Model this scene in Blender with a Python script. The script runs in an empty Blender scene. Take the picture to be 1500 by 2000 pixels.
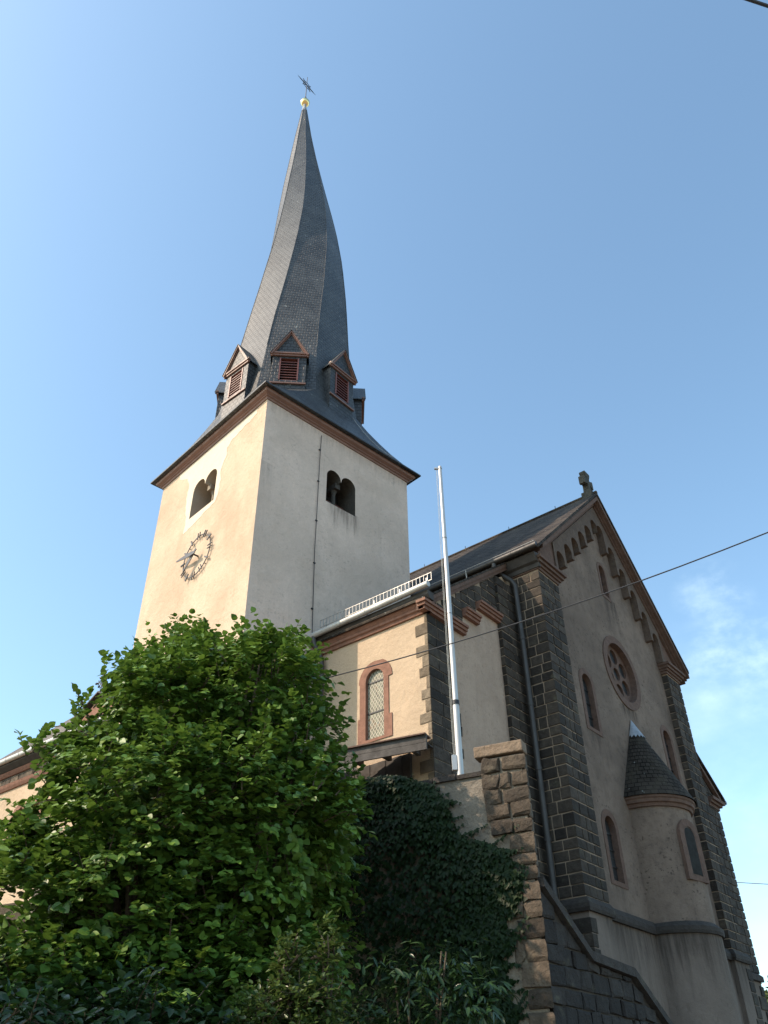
import bpy, math, random
import numpy as np
from mathutils import Vector, Matrix
from mathutils.geometry import tessellate_polygon
R = math.radians
sin, cos, pi = math.sin, math.cos, math.pi
S = bpy.context.scene

# ------------------------------------------------------------------ camera
CAM_RIGHT = Vector((0.63197, -0.77492, -0.01058))
CAM_UP = Vector((-0.46227, -0.38788, 0.79741))
CAM_FWD = Vector((0.62203, 0.49905, 0.60335))
cd = bpy.data.cameras.new("Camera")
cam = bpy.data.objects.new("Camera", cd)
S.collection.objects.link(cam)
cd.sensor_fit = 'VERTICAL'
cd.sensor_height = 24.0
cd.sensor_width = 24.0
cd.lens = 1616.0 / 2000.0 * 24.0
cd.clip_start = 0.05
cd.clip_end = 3000
mw = Matrix((CAM_RIGHT, CAM_UP, -CAM_FWD)).transposed().to_4x4()
mw.translation = Vector((0, 0, 1.6))
cam.matrix_world = mw
S.camera = cam

# ------------------------------------------------------------------ sun, sky, exposure
SUN_EL = R(41)
SUN_AZ = Vector((-0.81, 0.588, 0)).normalized()        # horizontal direction towards the sun
sd = bpy.data.lights.new("Sun", 'SUN')
sd.energy = 2.7
sd.angle = R(0.5)
sd.color = (1.0, 0.80, 0.62)
sun = bpy.data.objects.new("Sun", sd)
S.collection.objects.link(sun)
to_sun = Vector((SUN_AZ.x * cos(SUN_EL), SUN_AZ.y * cos(SUN_EL), sin(SUN_EL)))
sun.rotation_euler = to_sun.to_track_quat('Z', 'Y').to_euler()
sun.location = to_sun * 60

W = bpy.data.worlds.new("World")
S.world = W
W.use_nodes = True
nt = W.node_tree
nt.nodes.clear()
N = nt.nodes.new
out = N('ShaderNodeOutputWorld')
bg = N('ShaderNodeBackground')
bg.inputs['Strength'].default_value = 0.15
sky = N('ShaderNodeTexSky')
sky.sky_type = 'NISHITA'
sky.sun_disc = False
sky.sun_elevation = SUN_EL
sky.sun_rotation = math.atan2(SUN_AZ.x, SUN_AZ.y)
sky.air_density = 1.0
sky.dust_density = 1.3
sky.ozone_density = 0.8
tc = N('ShaderNodeTexCoord')


def wmath(op, a, b=None):
    n = N('ShaderNodeMath')
    n.operation = op
    for i, q in enumerate((a, b)):
        if q is None:
            continue
        if isinstance(q, (int, float)):
            n.inputs[i].default_value = q
        else:
            nt.links.new(q, n.inputs[i])
    return n.outputs[0]


def cloud(direction, spread, scale, seed, gain):
    """soft wisp of cloud around one direction of the sky"""
    dn = N('ShaderNodeVectorMath')
    dn.operation = 'DOT_PRODUCT'
    nt.links.new(tc.outputs['Generated'], dn.inputs[0])
    dn.inputs[1].default_value = Vector(direction).normalized()
    m = N('ShaderNodeMapRange')
    m.interpolation_type = 'SMOOTHERSTEP'
    m.inputs['From Min'].default_value = cos(R(spread))
    m.inputs['From Max'].default_value = 1.0
    nt.links.new(dn.outputs['Value'], m.inputs['Value'])
    mp = N('ShaderNodeMapping')
    mp.inputs['Location'].default_value = (seed, seed * .7, seed * 1.3)
    mp.inputs['Scale'].default_value = (1, 1, 1.7)
    nt.links.new(tc.outputs['Generated'], mp.inputs['Vector'])
    nz = N('ShaderNodeTexNoise')
    nz.inputs['Scale'].default_value = scale
    nz.inputs['Detail'].default_value = 8
    nz.inputs['Roughness'].default_value = .6
    nt.links.new(mp.outputs[0], nz.inputs['Vector'])
    mr = N('ShaderNodeMapRange')
    mr.interpolation_type = 'SMOOTHSTEP'
    mr.inputs['From Min'].default_value = .42
    mr.inputs['From Max'].default_value = .78
    nt.links.new(nz.outputs['Fac'], mr.inputs['Value'])
    return wmath('MULTIPLY', wmath('MULTIPLY', m.outputs[0], mr.outputs[0]), gain)


c1 = cloud((0.884, 0.212, 0.412), 4.5, 13, 3.1, .22)
c2 = cloud((0.921, 0.236, 0.300), 15, 4, 5.2, .16)
c3 = cloud((0.852, 0.213, 0.480), 3, 15, 1.4, .16)
cl = wmath('MINIMUM', wmath('ADD', wmath('ADD', c1, c2), c3), .85)
mixc = N('ShaderNodeMixRGB')
mixc.inputs['Color2'].default_value = (6.6, 6.7, 6.8, 1)
nt.links.new(cl, mixc.inputs['Fac'])
nt.links.new(sky.outputs[0], mixc.inputs['Color1'])
wb_ = N('ShaderNodeMixRGB')                        # white balance of the daylight
wb_.blend_type = 'MULTIPLY'
wb_.inputs['Fac'].default_value = 1
wb_.inputs['Color2'].default_value = (0.93, 1.05, 0.985, 1)
nt.links.new(mixc.outputs[0], wb_.inputs['Color1'])
nt.links.new(wb_.outputs[0], bg.inputs['Color'])
nt.links.new(bg.outputs[0], out.inputs['Surface'])

S.view_settings.view_transform = 'Standard'
S.view_settings.look = 'None'
S.view_settings.gamma = 1
S.view_settings.use_curve_mapping = False
S.view_settings.exposure = 1.1


# ------------------------------------------------------------------ mesh helpers
def V3(a):
    return Vector((float(a[0]), float(a[1]), float(a[2])))


Z = Vector((0, 0, 1))


class MB:
    def __init__(self):
        self.v = []
        self.f = []
        self.m = []
        self.var = []
        self.uvs = {}

    def add(self, verts, faces, mat=0, var=0.5):
        b = len(self.v)
        self.v.extend([V3(q) for q in verts])
        for f in faces:
            self.f.append([b + i for i in f])
            self.m.append(mat)
            self.var.append(var)
        return b

    def quad(self, a, b, c, d, mat=0, var=.5):
        self.add([a, b, c, d], [(0, 1, 2, 3)], mat, var)

    def box(self, o, ax, ay, az, mat=0, var=.5):
        """parallelepiped from corner o with edge vectors (right handed)"""
        o, ax, ay, az = V3(o), V3(ax), V3(ay), V3(az)
        p = [o, o + ax, o + ax + ay, o + ay]
        p += [q + az for q in p]
        F = [(0, 3, 2, 1), (4, 5, 6, 7), (0, 1, 5, 4), (1, 2, 6, 5), (2, 3, 7, 6), (3, 0, 4, 7)]
        if ax.cross(ay).dot(az) < 0:
            F = [tuple(reversed(f)) for f in F]
        self.add(p, F, mat, var)

    def abox(self, x0, x1, y0, y1, z0, z1, mat=0, var=.5):
        self.box((x0, y0, z0), (x1 - x0, 0, 0), (0, y1 - y0, 0), (0, 0, z1 - z0), mat, var)

    def prism(self, poly, ext, mat=0, var=.5):
        """extrude planar polygon (list of 3d points) by vector ext"""
        poly = [V3(p) for p in poly]
        ext = V3(ext)
        n = len(poly)
        nn = Vector((0, 0, 0))
        for i in range(n):
            nn += (poly[i] - poly[0]).cross(poly[(i + 1) % n] - poly[0])
        if nn.dot(ext) > 0:
            poly = poly[::-1]
        b = [p + ext for p in poly]
        F = [tuple(range(n)), tuple(reversed(range(n, 2 * n)))]
        F = [F[0], F[1]] + [(i, i + n, (i + 1) % n + n, (i + 1) % n) for i in range(n)]
        self.add(poly + b, F, mat, var)

    def tube(self, pts, r, k=8, caps=True, mat=0, var=.5):
        pts = [V3(p) for p in pts]
        n = len(pts)
        rs = r if isinstance(r, (list, tuple)) else [r] * n
        verts = []
        prev = None
        for i, p in enumerate(pts):
            d = (pts[min(i + 1, n - 1)] - pts[max(i - 1, 0)]).normalized()
            if prev is None:
                a = Z if abs(d.z) < .9 else Vector((1, 0, 0))
                u = d.cross(a).normalized()
            else:
                u = (prev - d * prev.dot(d)).normalized()
            prev = u
            w = d.cross(u)
            for j in range(k):
                t = 2 * pi * j / k
                verts.append(p + (u * cos(t) + w * sin(t)) * rs[i])
        F = []
        for i in range(n - 1):
            for j in range(k):
                a = i * k + j
                b = i * k + (j + 1) % k
                F.append((a, b, b + k, a + k))
        if caps:
            F.append(tuple(reversed(range(k))))
            F.append(tuple(range((n - 1) * k, n * k)))
        self.add(verts, F, mat, var)

    def lathe(self, c, prof, k=24, mat=0, a0=0.0, a1=2 * pi, var=.5):
        """prof: list of (r, z) upward; axis vertical through c"""
        c = V3(c)
        full = abs(a1 - a0 - 2 * pi) < 1e-6
        cols = k if full else k + 1
        verts = []
        for (r, z) in prof:
            for j in range(cols):
                t = a0 + (a1 - a0) * j / k
                verts.append(c + Vector((r * cos(t), r * sin(t), z)))
        F = []
        for i in range(len(prof) - 1):
            for j in range(k):
                a = i * cols + j
                b = i * cols + (j + 1) % cols
                F.append((a, b, b + cols, a + cols))
        self.add(verts, F, mat, var)

    def sweep(self, path, prof, closed=False, mat=0, caps=True):
        """path: 2d points; prof: list of (offset to the right of travel, z) upwards"""
        P = [Vector((p[0], p[1])) for p in path]
        n = len(P)
        verts = []
        for i in range(n):
            if closed or 0 < i < n - 1:
                d0 = (P[i] - P[i - 1]).normalized()
                d1 = (P[(i + 1) % n] - P[i]).normalized()
            elif i == 0:
                d0 = d1 = (P[1] - P[0]).normalized()
            else:
                d0 = d1 = (P[-1] - P[-2]).normalized()
            n0 = Vector((d0.y, -d0.x))
            n1 = Vector((d1.y, -d1.x))
            m = (n0 + n1)
            m = m / max(1e-6, m.dot(n0))
            for (o, z) in prof:
                q = P[i] + m * o
                verts.append((q.x, q.y, z))
        k = len(prof)
        F = []
        for i in range(n if closed else n - 1):
            a = i * k
            b = ((i + 1) % n) * k
            for j in range(k - 1):
                F.append((a + j, b + j, b + j + 1, a + j + 1))
        if caps and not closed:
            F.append(tuple(range(k)))
            F.append(tuple(reversed(range((n - 1) * k, n * k))))
        self.add(verts, F, mat)

    def build(self, name, mats, parent=None, smooth=False, origin=None, sharp=None):
        if not isinstance(mats, (list, tuple)):
            mats = [mats]
        org = V3(parent.get('_o', (0, 0, 0))) if parent is not None else V3(origin or (0, 0, 0))
        me = bpy.data.meshes.new(name)
        me.from_pydata([tuple(q - org) for q in self.v], [], self.f)
        for m in mats:
            me.materials.append(m)
        me.polygons.foreach_set('material_index', self.m)
        uv = me.uv_layers.new(name='UVMap')
        dat = np.zeros(len(me.loops) * 2, dtype=np.float32)
        for i, p in enumerate(me.polygons):
            if i in self.uvs:
                for k, li in enumerate(p.loop_indices):
                    dat[li * 2], dat[li * 2 + 1] = self.uvs[i][k]
                continue
            nn = p.normal
            if abs(nn.z) > .985:
                for li, vi in zip(p.loop_indices, p.vertices):
                    q = self.v[vi]
                    dat[li * 2], dat[li * 2 + 1] = q.x, q.y
            else:
                t = Z.cross(nn).normalized()
                b = nn.cross(t)
                for li, vi in zip(p.loop_indices, p.vertices):
                    q = self.v[vi]
                    dat[li * 2], dat[li * 2 + 1] = q.dot(t), q.dot(b)
        uv.data.foreach_set('uv', dat)
        at = me.attributes.new('var', 'FLOAT', 'FACE')
        at.data.foreach_set('value', np.array(self.var, dtype=np.float32))
        if smooth:
            me.polygons.foreach_set('use_smooth', [True] * len(me.polygons))
            me.set_sharp_from_angle(angle=R(sharp or 40))
        me.update()
        o = bpy.data.objects.new(name, me)
        S.collection.objects.link(o)
        if parent is not None:
            o.parent = parent
        else:
            o.location = org
        o['_o'] = tuple(org)
        return o


def thing(name, label, cat, loc=(0, 0, 0), group=None):
    o = bpy.data.objects.new(name, None)
    o.empty_display_size = .2
    S.collection.objects.link(o)
    o.location = loc
    o['_o'] = tuple(float(q) for q in loc)
    return tag(o, label, cat, group)


def tag(o, label, cat, group=None):
    o['label'] = label
    o['category'] = cat
    if group:
        o['group'] = group
    return o


def arch2(cx, half, zs, zb, n=14):
    """outline of a round-arched opening in (a, z): from bottom left, counter clockwise"""
    pts = [(cx - half, zb), (cx + half, zb)]
    for i in range(n + 1):
        t = pi * i / n
        pts.append((cx + half * cos(t), zs + half * sin(t)))
    return pts


def circle2(cx, cz, r, n=28):
    return [(cx + r * cos(2 * pi * i / n), cz + r * sin(2 * pi * i / n)) for i in range(n)]


def holed(mb, O, u, v, outer, holes, depth=0.0, mat=0, rmat=0, thick=None):
    """planar wall piece with holes; front faces along u x v; holes get reveals of given depth"""
    O, u, v = V3(O), V3(u), V3(v)
    n = u.cross(v).normalized()
    polys = [[O + u * a + v * b for (a, b) in outer]] + [[O + u * a + v * b for (a, b) in h] for h in holes]
    flat = [q for p in polys for q in p]
    tris = tessellate_polygon(polys)
    F = []
    for t in tris:
        a, b, c = [flat[i] for i in t]
        cr = (b - a).cross(c - a)
        if cr.length < 1e-9:
            continue
        F.append(tuple(t) if cr.dot(n) > 0 else tuple(reversed(t)))
    mb.add(flat, F, mat)
    if depth:
        for p in polys[1:]:
            k = len(p)
            ar = sum((p[i] - p[0]).cross(p[(i + 1) % k] - p[0]).dot(n) for i in range(k))
            q = p if ar > 0 else p[::-1]
            back = [w - n * depth for w in q]
            mb.add(q + back, [(i, i + k, (i + 1) % k + k, (i + 1) % k)[::-1] for i in range(k)], rmat)
    if thick:
        p = polys[0]
        k = len(p)
        ar = sum((p[i] - p[0]).cross(p[(i + 1) % k] - p[0]).dot(n) for i in range(k))
        q = p if ar > 0 else p[::-1]
        back = [w - n * thick for w in q]
        mb.add(q + back, [(i, i + k, (i + 1) % k + k, (i + 1) % k) for i in range(k)], mat)


def flat_poly(mb, O, u, v, pts, mat=0):
    holed(mb, O, u, v, pts, [], 0, mat)


def courses(z0, z1, h, seed, jit=.16):
    rnd = random.Random(seed)
    zs = [z0]
    while zs[-1] < z1 - h * .6:
        zs.append(zs[-1] + h * rnd.uniform(1 - jit, 1 + jit))
    k = (z1 - z0) / (zs[-1] - z0)
    return [z0 + (q - z0) * k for q in zs]


def ashlar(mb, O, u, n, zs, rng, w=.36, seed=1, gap=.013, d=.022, hard0=False, hard1=False, mat=0,
           jit=.02, clamp=None, tooth=None):
    """coursed stone blocks standing proud of a wall face. rng(i) -> (a0, a1) span of course i"""
    O, u, n = V3(O), V3(u), V3(n)
    rnd = random.Random(seed)
    for i in range(len(zs) - 1):
        a0, a1 = rng(i)
        L = a1 - a0
        if L <= .04:
            continue
        k = max(1, int(round(L / w * rnd.uniform(.8, 1.2))))
        cuts = [a0 + L * j / k for j in range(k + 1)]
        for j in range(1, k):
            cuts[j] += rnd.uniform(-.25, .25) * L / k
        z0, z1 = zs[i], zs[i + 1]
        for j in range(k):
            h0 = hard0 and j == 0
            h1 = hard1 and j == k - 1
            dd = d if (h0 or h1) else d * rnd.uniform(.55, 1.25)

            def ring(ins, dep, jt):
                b0 = cuts[j] + (ins if not h0 else -dep)
                b1 = cuts[j + 1] - (ins if not h1 else -dep)
                cs = [(b0, z0 + ins), (b1, z0 + ins), (b1, z1 - ins), (b0, z1 - ins)]
                res = []
                for q, (a, b) in enumerate(cs):
                    if not ((h0 and q in (0, 3)) or (h1 and q in (1, 2))):
                        a += rnd.uniform(-jt, jt)
                    b += rnd.uniform(-jt, jt)
                    if clamp:
                        b = min(b, clamp(a))
                    res.append(O + u * a + Z * b + n * dep)
                return res
            if clamp and clamp((cuts[j] + cuts[j + 1]) / 2) < z0 + .05:
                continue
            r0 = ring(gap, 0, 0)
            r1 = ring(gap * 1.1, dd * .6, jit * .4)
            r2 = ring(gap + .016, dd, jit)
            F = [(8, 9, 10, 11)]
            for b in (0, 4):
                F += [(b + q, b + (q + 1) % 4, b + 4 + (q + 1) % 4, b + 4 + q) for q in range(4)]
            if u.cross(Z).dot(n) < 0:
                F = [tuple(reversed(f)) for f in F]
            mb.add(r0 + r1 + r2, F, mat, rnd.random())


# ------------------------------------------------------------------ material helpers
class NT:
    def __init__(self, name):
        self.mat = bpy.data.materials.new(name)
        self.mat.use_nodes = True
        self.t = self.mat.node_tree
        self.t.nodes.clear()
        self.out = self.n('ShaderNodeOutputMaterial')
        self.p = self.n('ShaderNodeBsdfPrincipled')
        self.l(self.p.outputs[0], self.out.inputs[0])
        self._pos = None

    def n(self, ty, **kw):
        x = self.t.nodes.new(ty)
        for k, v in kw.items():
            setattr(x, k, v)
        return x

    def l(self, a, b):
        self.t.links.new(a, b)

    def pos(self):
        if self._pos is None:
            self._pos = self.n('ShaderNodeNewGeometry').outputs['Position']
        return self._pos

    def mapping(self, vec, scale=(1, 1, 1), loc=(0, 0, 0), rot=(0, 0, 0)):
        m = self.n('ShaderNodeMapping')
        m.inputs['Scale'].default_value = scale
        m.inputs['Location'].default_value = loc
        m.inputs['Rotation'].default_value = rot
        self.l(vec, m.inputs['Vector'])
        return m.outputs[0]

    def uv(self):
        x = self.n('ShaderNodeUVMap')
        x.uv_map = 'UVMap'
        return x.outputs[0]

    def var(self):
        x = self.n('ShaderNodeAttribute')
        x.attribute_name = 'var'
        return x.outputs['Fac']

    def noise(self, vec, scale, detail=4, rough=.55, dist=0):
        x = self.n('ShaderNodeTexNoise')
        x.inputs['Scale'].default_value = scale
        x.inputs['Detail'].default_value = detail
        x.inputs['Roughness'].default_value = rough
        x.inputs['Distortion'].default_value = dist
        self.l(vec, x.inputs['Vector'])
        return x.outputs['Fac']

    def rng(self, val, a, b, c=0.0, d=1.0, smooth=True):
        x = self.n('ShaderNodeMapRange')
        if smooth:
            x.interpolation_type = 'SMOOTHSTEP'
        x.inputs['From Min'].default_value = a
        x.inputs['From Max'].default_value = b
        x.inputs['To Min'].default_value = c
        x.inputs['To Max'].default_value = d
        self.l(val, x.inputs['Value'])
        return x.outputs[0]

    def math(self, op, a, b=None):
        x = self.n('ShaderNodeMath', operation=op)
        for i, q in enumerate((a, b)):
            if q is None:
                continue
            if isinstance(q, (int, float)):
                x.inputs[i].default_value = q
            else:
                self.l(q, x.inputs[i])
        return x.outputs[0]

    def mix(self, fac, a, b, mode='MIX'):
        x = self.n('ShaderNodeMixRGB', blend_type=mode)
        for i, q in enumerate((fac, a, b)):
            if isinstance(q, (int, float)):
                x.inputs[i].default_value = q
            elif isinstance(q, (tuple, list)):
                x.inputs[i].default_value = (q[0], q[1], q[2], 1)
            else:
                self.l(q, x.inputs[i])
        return x.outputs[0]

    def bump(self, h, strength=.3, dist=.02, prev=None):
        x = self.n('ShaderNodeBump')
        x.inputs['Strength'].default_value = strength
        x.inputs['Distance'].default_value = dist
        self.l(h, x.inputs['Height'])
        if prev is not None:
            self.l(prev, x.inputs['Normal'])
        return x.outputs[0]

    def fin(self, col=None, rough=.8, normal=None, spec=.5, metal=0.0):
        if col is not None:
            if isinstance(col, (tuple, list)):
                self.p.inputs['Base Color'].default_value = (col[0], col[1], col[2], 1)
            else:
                self.l(col, self.p.inputs['Base Color'])
        if isinstance(rough, (int, float)):
            self.p.inputs['Roughness'].default_value = rough
        else:
            self.l(rough, self.p.inputs['Roughness'])
        self.p.inputs['Specular IOR Level'].default_value = spec
        self.p.inputs['Metallic'].default_value = metal
        if normal is not None:
            self.l(normal, self.p.inputs['Normal'])
        return self.mat


def plaster(name, base, dirt, dirtiness=.5, coarse=1.0, streak=.5, speck=.3, drips=()):
    t = NT(name)
    p = t.pos()
    big = t.rng(t.noise(p, .55, 5, .6, .4), .35, .7)
    mid = t.rng(t.noise(p, 2.4, 5, .65), .3, .75)
    st = t.rng(t.noise(t.mapping(p, (2.2, 2.2, .28)), 1.5, 6, .65, .6), .52, .78)
    c = t.mix(t.math('MULTIPLY', big, dirtiness), base, dirt)
    c = t.mix(t.math('MULTIPLY', mid, .38), c, [q * .8 for q in base])
    c = t.mix(t.math('MULTIPLY', st, streak), c, dirt)
    mott = t.rng(t.noise(p, 4.5, 6, .75), .45, .72)
    c = t.mix(t.math('MULTIPLY', mott, min(1, speck * .55)), c, [q * .6 for q in dirt])
    sp = t.rng(t.noise(p, 12, 4, .65), .56, .66)
    patch = t.rng(t.noise(p, 1.3, 3), .38, .62)
    c = t.mix(t.math('MULTIPLY', t.math('MULTIPLY', sp, patch), speck), c, [q * .45 for q in dirt])
    for (org, axis, d0, d1, ztop, ln, gain) in drips:   # run-off stains below a ledge or sill
        sub = t.n('ShaderNodeVectorMath', operation='SUBTRACT')
        t.l(p, sub.inputs[0])
        sub.inputs[1].default_value = org
        dt = t.n('ShaderNodeVectorMath', operation='DOT_PRODUCT')
        t.l(sub.outputs[0], dt.inputs[0])
        dt.inputs[1].default_value = axis
        a = dt.outputs['Value']
        sp_ = t.n('ShaderNodeSeparateXYZ')
        t.l(p, sp_.inputs[0])
        wob = t.math('MULTIPLY', t.math('SUBTRACT', t.noise(t.mapping(p, (3.5, 3.5, .35)), 1.6, 5, .7), .5), ln * 2.2)
        zz_ = t.math('ADD', sp_.outputs['Z'], wob)
        m = t.math('MULTIPLY', t.rng(zz_, ztop - ln, ztop), t.math('LESS_THAN', sp_.outputs['Z'], ztop + .03))
        m = t.math('MULTIPLY', m, t.math('MULTIPLY', t.rng(a, d0 - .12, d0 + .12), t.rng(a, d1 - .12, d1 + .12, 1, 0)))
        m = t.math('MULTIPLY', m, t.rng(t.noise(t.mapping(p, (7, 7, .5)), 1.5, 5, .7), .35, .65, .25, 1))
        c = t.mix(t.math('MULTIPLY', m, gain), c, [q * .28 for q in dirt])
    fine = t.noise(p, 34, 3, .7)
    c = t.mix(t.rng(fine, .3, .7, .0, .24), c, [q * .55 for q in base])
    h = t.math('ADD', t.math('MULTIPLY', fine, .5), t.math('MULTIPLY', t.noise(p, 9, 4, .6), 1.0))
    b = t.bump(h, .55 * coarse, .03)
    b = t.bump(t.noise(p, 1.1, 3), .4, .12, b)
    return t.fin(c, .93, b, .2)


def stone(name, base, hi, lichen=(.2, .19, .12), bump=.6):
    t = NT(name)
    p = t.pos()
    v = t.var()
    c = t.mix(v, base, hi)
    c = t.mix(t.rng(t.noise(p, 7, 5, .65), .3, .75, 0, .6), c, [q * .5 for q in base])
    c = t.mix(t.rng(t.noise(p, 3.1, 4, .6), .58, .75, 0, .3), c, lichen)
    b = t.bump(t.noise(p, 22, 5, .7), bump, .03)
    b = t.bump(t.noise(p, 5, 3), bump * .8, .06, b)
    return t.fin(c, .88, b, .3)


def simple(name, col, rough=.6, metal=0.0, var=.25, scale=6, bump=.15, spec=.5):
    t = NT(name)
    p = t.pos()
    n1 = t.noise(p, scale, 5, .6)
    c = t.mix(t.rng(n1, .3, .75, 0, var), col, [q * .45 for q in col])
    b = t.bump(t.noise(p, scale * 6, 4, .6), bump, .01)
    return t.fin(c, t.rng(n1, .2, .8, max(.05, rough - .12), min(1, rough + .1)), b, spec, metal)


def slate(name, a, bcol, row=.12, wid=.17, moss=None, gloss=.5):
    t = NT(name)
    u = t.uv()
    br = t.n('ShaderNodeTexBrick')
    br.offset = .5
    br.inputs['Color1'].default_value = (*a, 1)
    br.inputs['Color2'].default_value = (*bcol, 1)
    br.inputs['Mortar'].default_value = (*[q * .2 for q in a], 1)
    br.inputs['Scale'].default_value = 1
    br.inputs['Mortar Size'].default_value = .013
    br.inputs['Mortar Smooth'].default_value = .3
    br.inputs['Bias'].default_value = 0
    br.inputs['Brick Width'].default_value = wid
    br.inputs['Row Height'].default_value = row
    t.l(u, br.inputs['Vector'])
    sep = t.n('ShaderNodeSeparateXYZ')
    t.l(u, sep.inputs[0])
    saw = t.math('MODULO', t.math('ADD', sep.outputs['Y'], 500 * row), row)
    saw = t.math('DIVIDE', saw, row)
    p = t.pos()
    c = br.outputs['Color']
    c = t.mix(t.rng(t.noise(p, 1.1, 5, .6), .35, .7, 0, .45), c, [q * 1.7 for q in bcol])
    c = t.mix(t.rng(t.noise(t.mapping(p, (2, 2, .4)), 2, 5, .6), .5, .75, 0, .4), c, [q * .6 for q in a])
    sp = t.rng(t.noise(p, 8, 2, .5), .70, .74)
    c = t.mix(t.math('MULTIPLY', sp, .55), c, (.3, .31, .28))
    if moss:
        c = t.mix(t.rng(t.noise(p, 2.2, 5, .7), .48, .66, 0, .75), c, moss)
    h = t.math('SUBTRACT', 1.0, saw)
    h = t.math('SUBTRACT', h, t.math('MULTIPLY', br.outputs['Fac'], .8))
    b = t.bump(h, .8, .02)
    b = t.bump(t.noise(p, 5, 4), .25, .03, b)
    return t.fin(c, gloss, b, .45 if gloss < .55 else .12)


DT0 = R(7.51)
_tR = (cos(DT0), -sin(DT0), 0)
_tL = (sin(DT0), cos(DT0), 0)
M = {}
M['plaster_warm'] = plaster('tower_plaster', (.60, .468, .345), (.45, .325, .225), .85, 1.2, .55, .25)
M['plaster_shaded'] = plaster('shaded_weathered_plaster', (.73, .58, .48), (.54, .43, .35), .8, 1.1, .55, .3,  # tower plaster again, colour lifted to brighten the sides away from the sun
                            [((10.36, 12.24, 0), _tR, 2.2, 3.25, 15.03, .8, .8), ((10.36, 12.24, 0), _tR, -.1, 5.4, 17.3, .5, .35), ((10.36, 12.24, 0), _tR, -.1, .35, 15.2, 2.6, .3)])
M['plaster_annex'] = plaster('aisle_plaster', (.52, .395, .275), (.40, .30, .205), .6, 1.3, .3, .15)
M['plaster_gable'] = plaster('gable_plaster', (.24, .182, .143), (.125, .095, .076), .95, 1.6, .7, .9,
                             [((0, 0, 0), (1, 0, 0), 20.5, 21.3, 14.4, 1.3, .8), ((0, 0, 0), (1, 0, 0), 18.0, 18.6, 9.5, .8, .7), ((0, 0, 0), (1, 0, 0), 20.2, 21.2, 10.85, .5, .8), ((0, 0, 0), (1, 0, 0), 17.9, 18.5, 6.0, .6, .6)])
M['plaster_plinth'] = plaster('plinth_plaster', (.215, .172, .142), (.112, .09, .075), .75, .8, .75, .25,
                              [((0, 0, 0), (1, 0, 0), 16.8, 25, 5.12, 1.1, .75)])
M['plaster_fresh'] = plaster('fresh_plaster', (.69, .60, .47), (.62, .52, .39), .4, .6, .15, .05)
M['plaster_old'] = plaster('old_wall_plaster', (.27, .235, .19), (.13, .115, .09), .9, 2.0, .8, .6)
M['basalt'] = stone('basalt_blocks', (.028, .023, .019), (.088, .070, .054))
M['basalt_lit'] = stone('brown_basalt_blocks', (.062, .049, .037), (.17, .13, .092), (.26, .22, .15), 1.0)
M['basalt_dark'] = stone('dark_basalt_rubble', (.028, .024, .022), (.06, .052, .046), bump=.9)
M['mortar'] = plaster('lime_mortar', (.36, .275, .20), (.27, .205, .15), .6, .6, .3, .1)
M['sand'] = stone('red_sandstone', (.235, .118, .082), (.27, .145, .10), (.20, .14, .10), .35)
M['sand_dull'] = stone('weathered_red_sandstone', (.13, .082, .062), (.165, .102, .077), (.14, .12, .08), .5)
M['slate'] = slate('spire_slate', (.036, .038, .038), (.056, .058, .057), .135, .17, None, .5)
M['slate_roof'] = slate('roof_slate', (.032, .026, .021), (.060, .049, .040), .15, .2, (.075, .06, .045), .85)
M['slate_skirt'] = slate('tower_roof_slate', (.028, .029, .030), (.044, .046, .046), .135, .17, None, .5)
M['slate_aisle'] = slate('aisle_roof_slate', (.12, .105, .088), (.16, .14, .12), .15, .22, (.15, .12, .09), .7)
M['redwood'] = simple('red_painted_wood', (.21, .11, .08), .55, 0, .35, 4, .2)
M['louvre'] = simple('oxblood_louvre_wood', (.19, .065, .048), .5, 0, .3, 5, .2)
M['zinc'] = simple('zinc_sheet', (.50, .49, .46), .5, .25, .4, 3, .1)
M['zinc_dark'] = simple('weathered_zinc', (.055, .05, .046), .55, .1, .3, 3, .1)
M['zinc_light'] = simple('galvanised_steel', (.34, .33, .31), .45, .3, .2, 4, .05)
M['lead'] = simple('lead_flashing', (.34, .36, .38), .5, .3, .6, 5, .4)
M['iron'] = simple('dark_iron', (.03, .03, .032), .5, .4, .3, 8, .1)
M['clock'] = simple('grey_clock_metal', (.085, .078, .074), .45, .4, .25, 8, .1)
M['gold'] = simple('gilded_copper', (.92, .70, .32), .2, 1.0, .06, 4, .03)
M['alu'] = simple('brushed_aluminium', (.50, .49, .48), .55, .5, .12, 3, .05)
M['wood_dark'] = simple('weathered_dark_wood', (.050, .042, .036), .75, 0, .5, 5, .5)
M['dark_in'] = simple('dark_interior', (.012, .011, .010), .9, 0, .1, 3, .05)
M['rope'] = simple('rope', (.45, .44, .40), .8, 0, .2, 10, .2)
M['cable'] = simple('black_cable', (.03, .03, .034), .6, 0, .1, 10, .05)
M['coping'] = stone('dark_coping_stone', (.045, .038, .034), (.07, .06, .052), bump=.8)
M['coping_light'] = stone('brown_coping_stone', (.24, .175, .12), (.27, .20, .14), (.2, .16, .1), .8)
M['bark'] = stone('hazel_bark', (.10, .075, .05), (.16, .12, .08), bump=1.0)
M['earth'] = plaster('earth', (.09, .07, .045), (.05, .04, .028), .7, 1.5, .2, .4)
M['paving'] = plaster('pale_gravel', (.30, .255, .20), (.23, .195, .155), .7, 1.5, .2, .3)
M['asphalt'] = plaster('asphalt', (.12, .115, .108), (.09, .085, .08), .5, .6, .1, .2)


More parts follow.
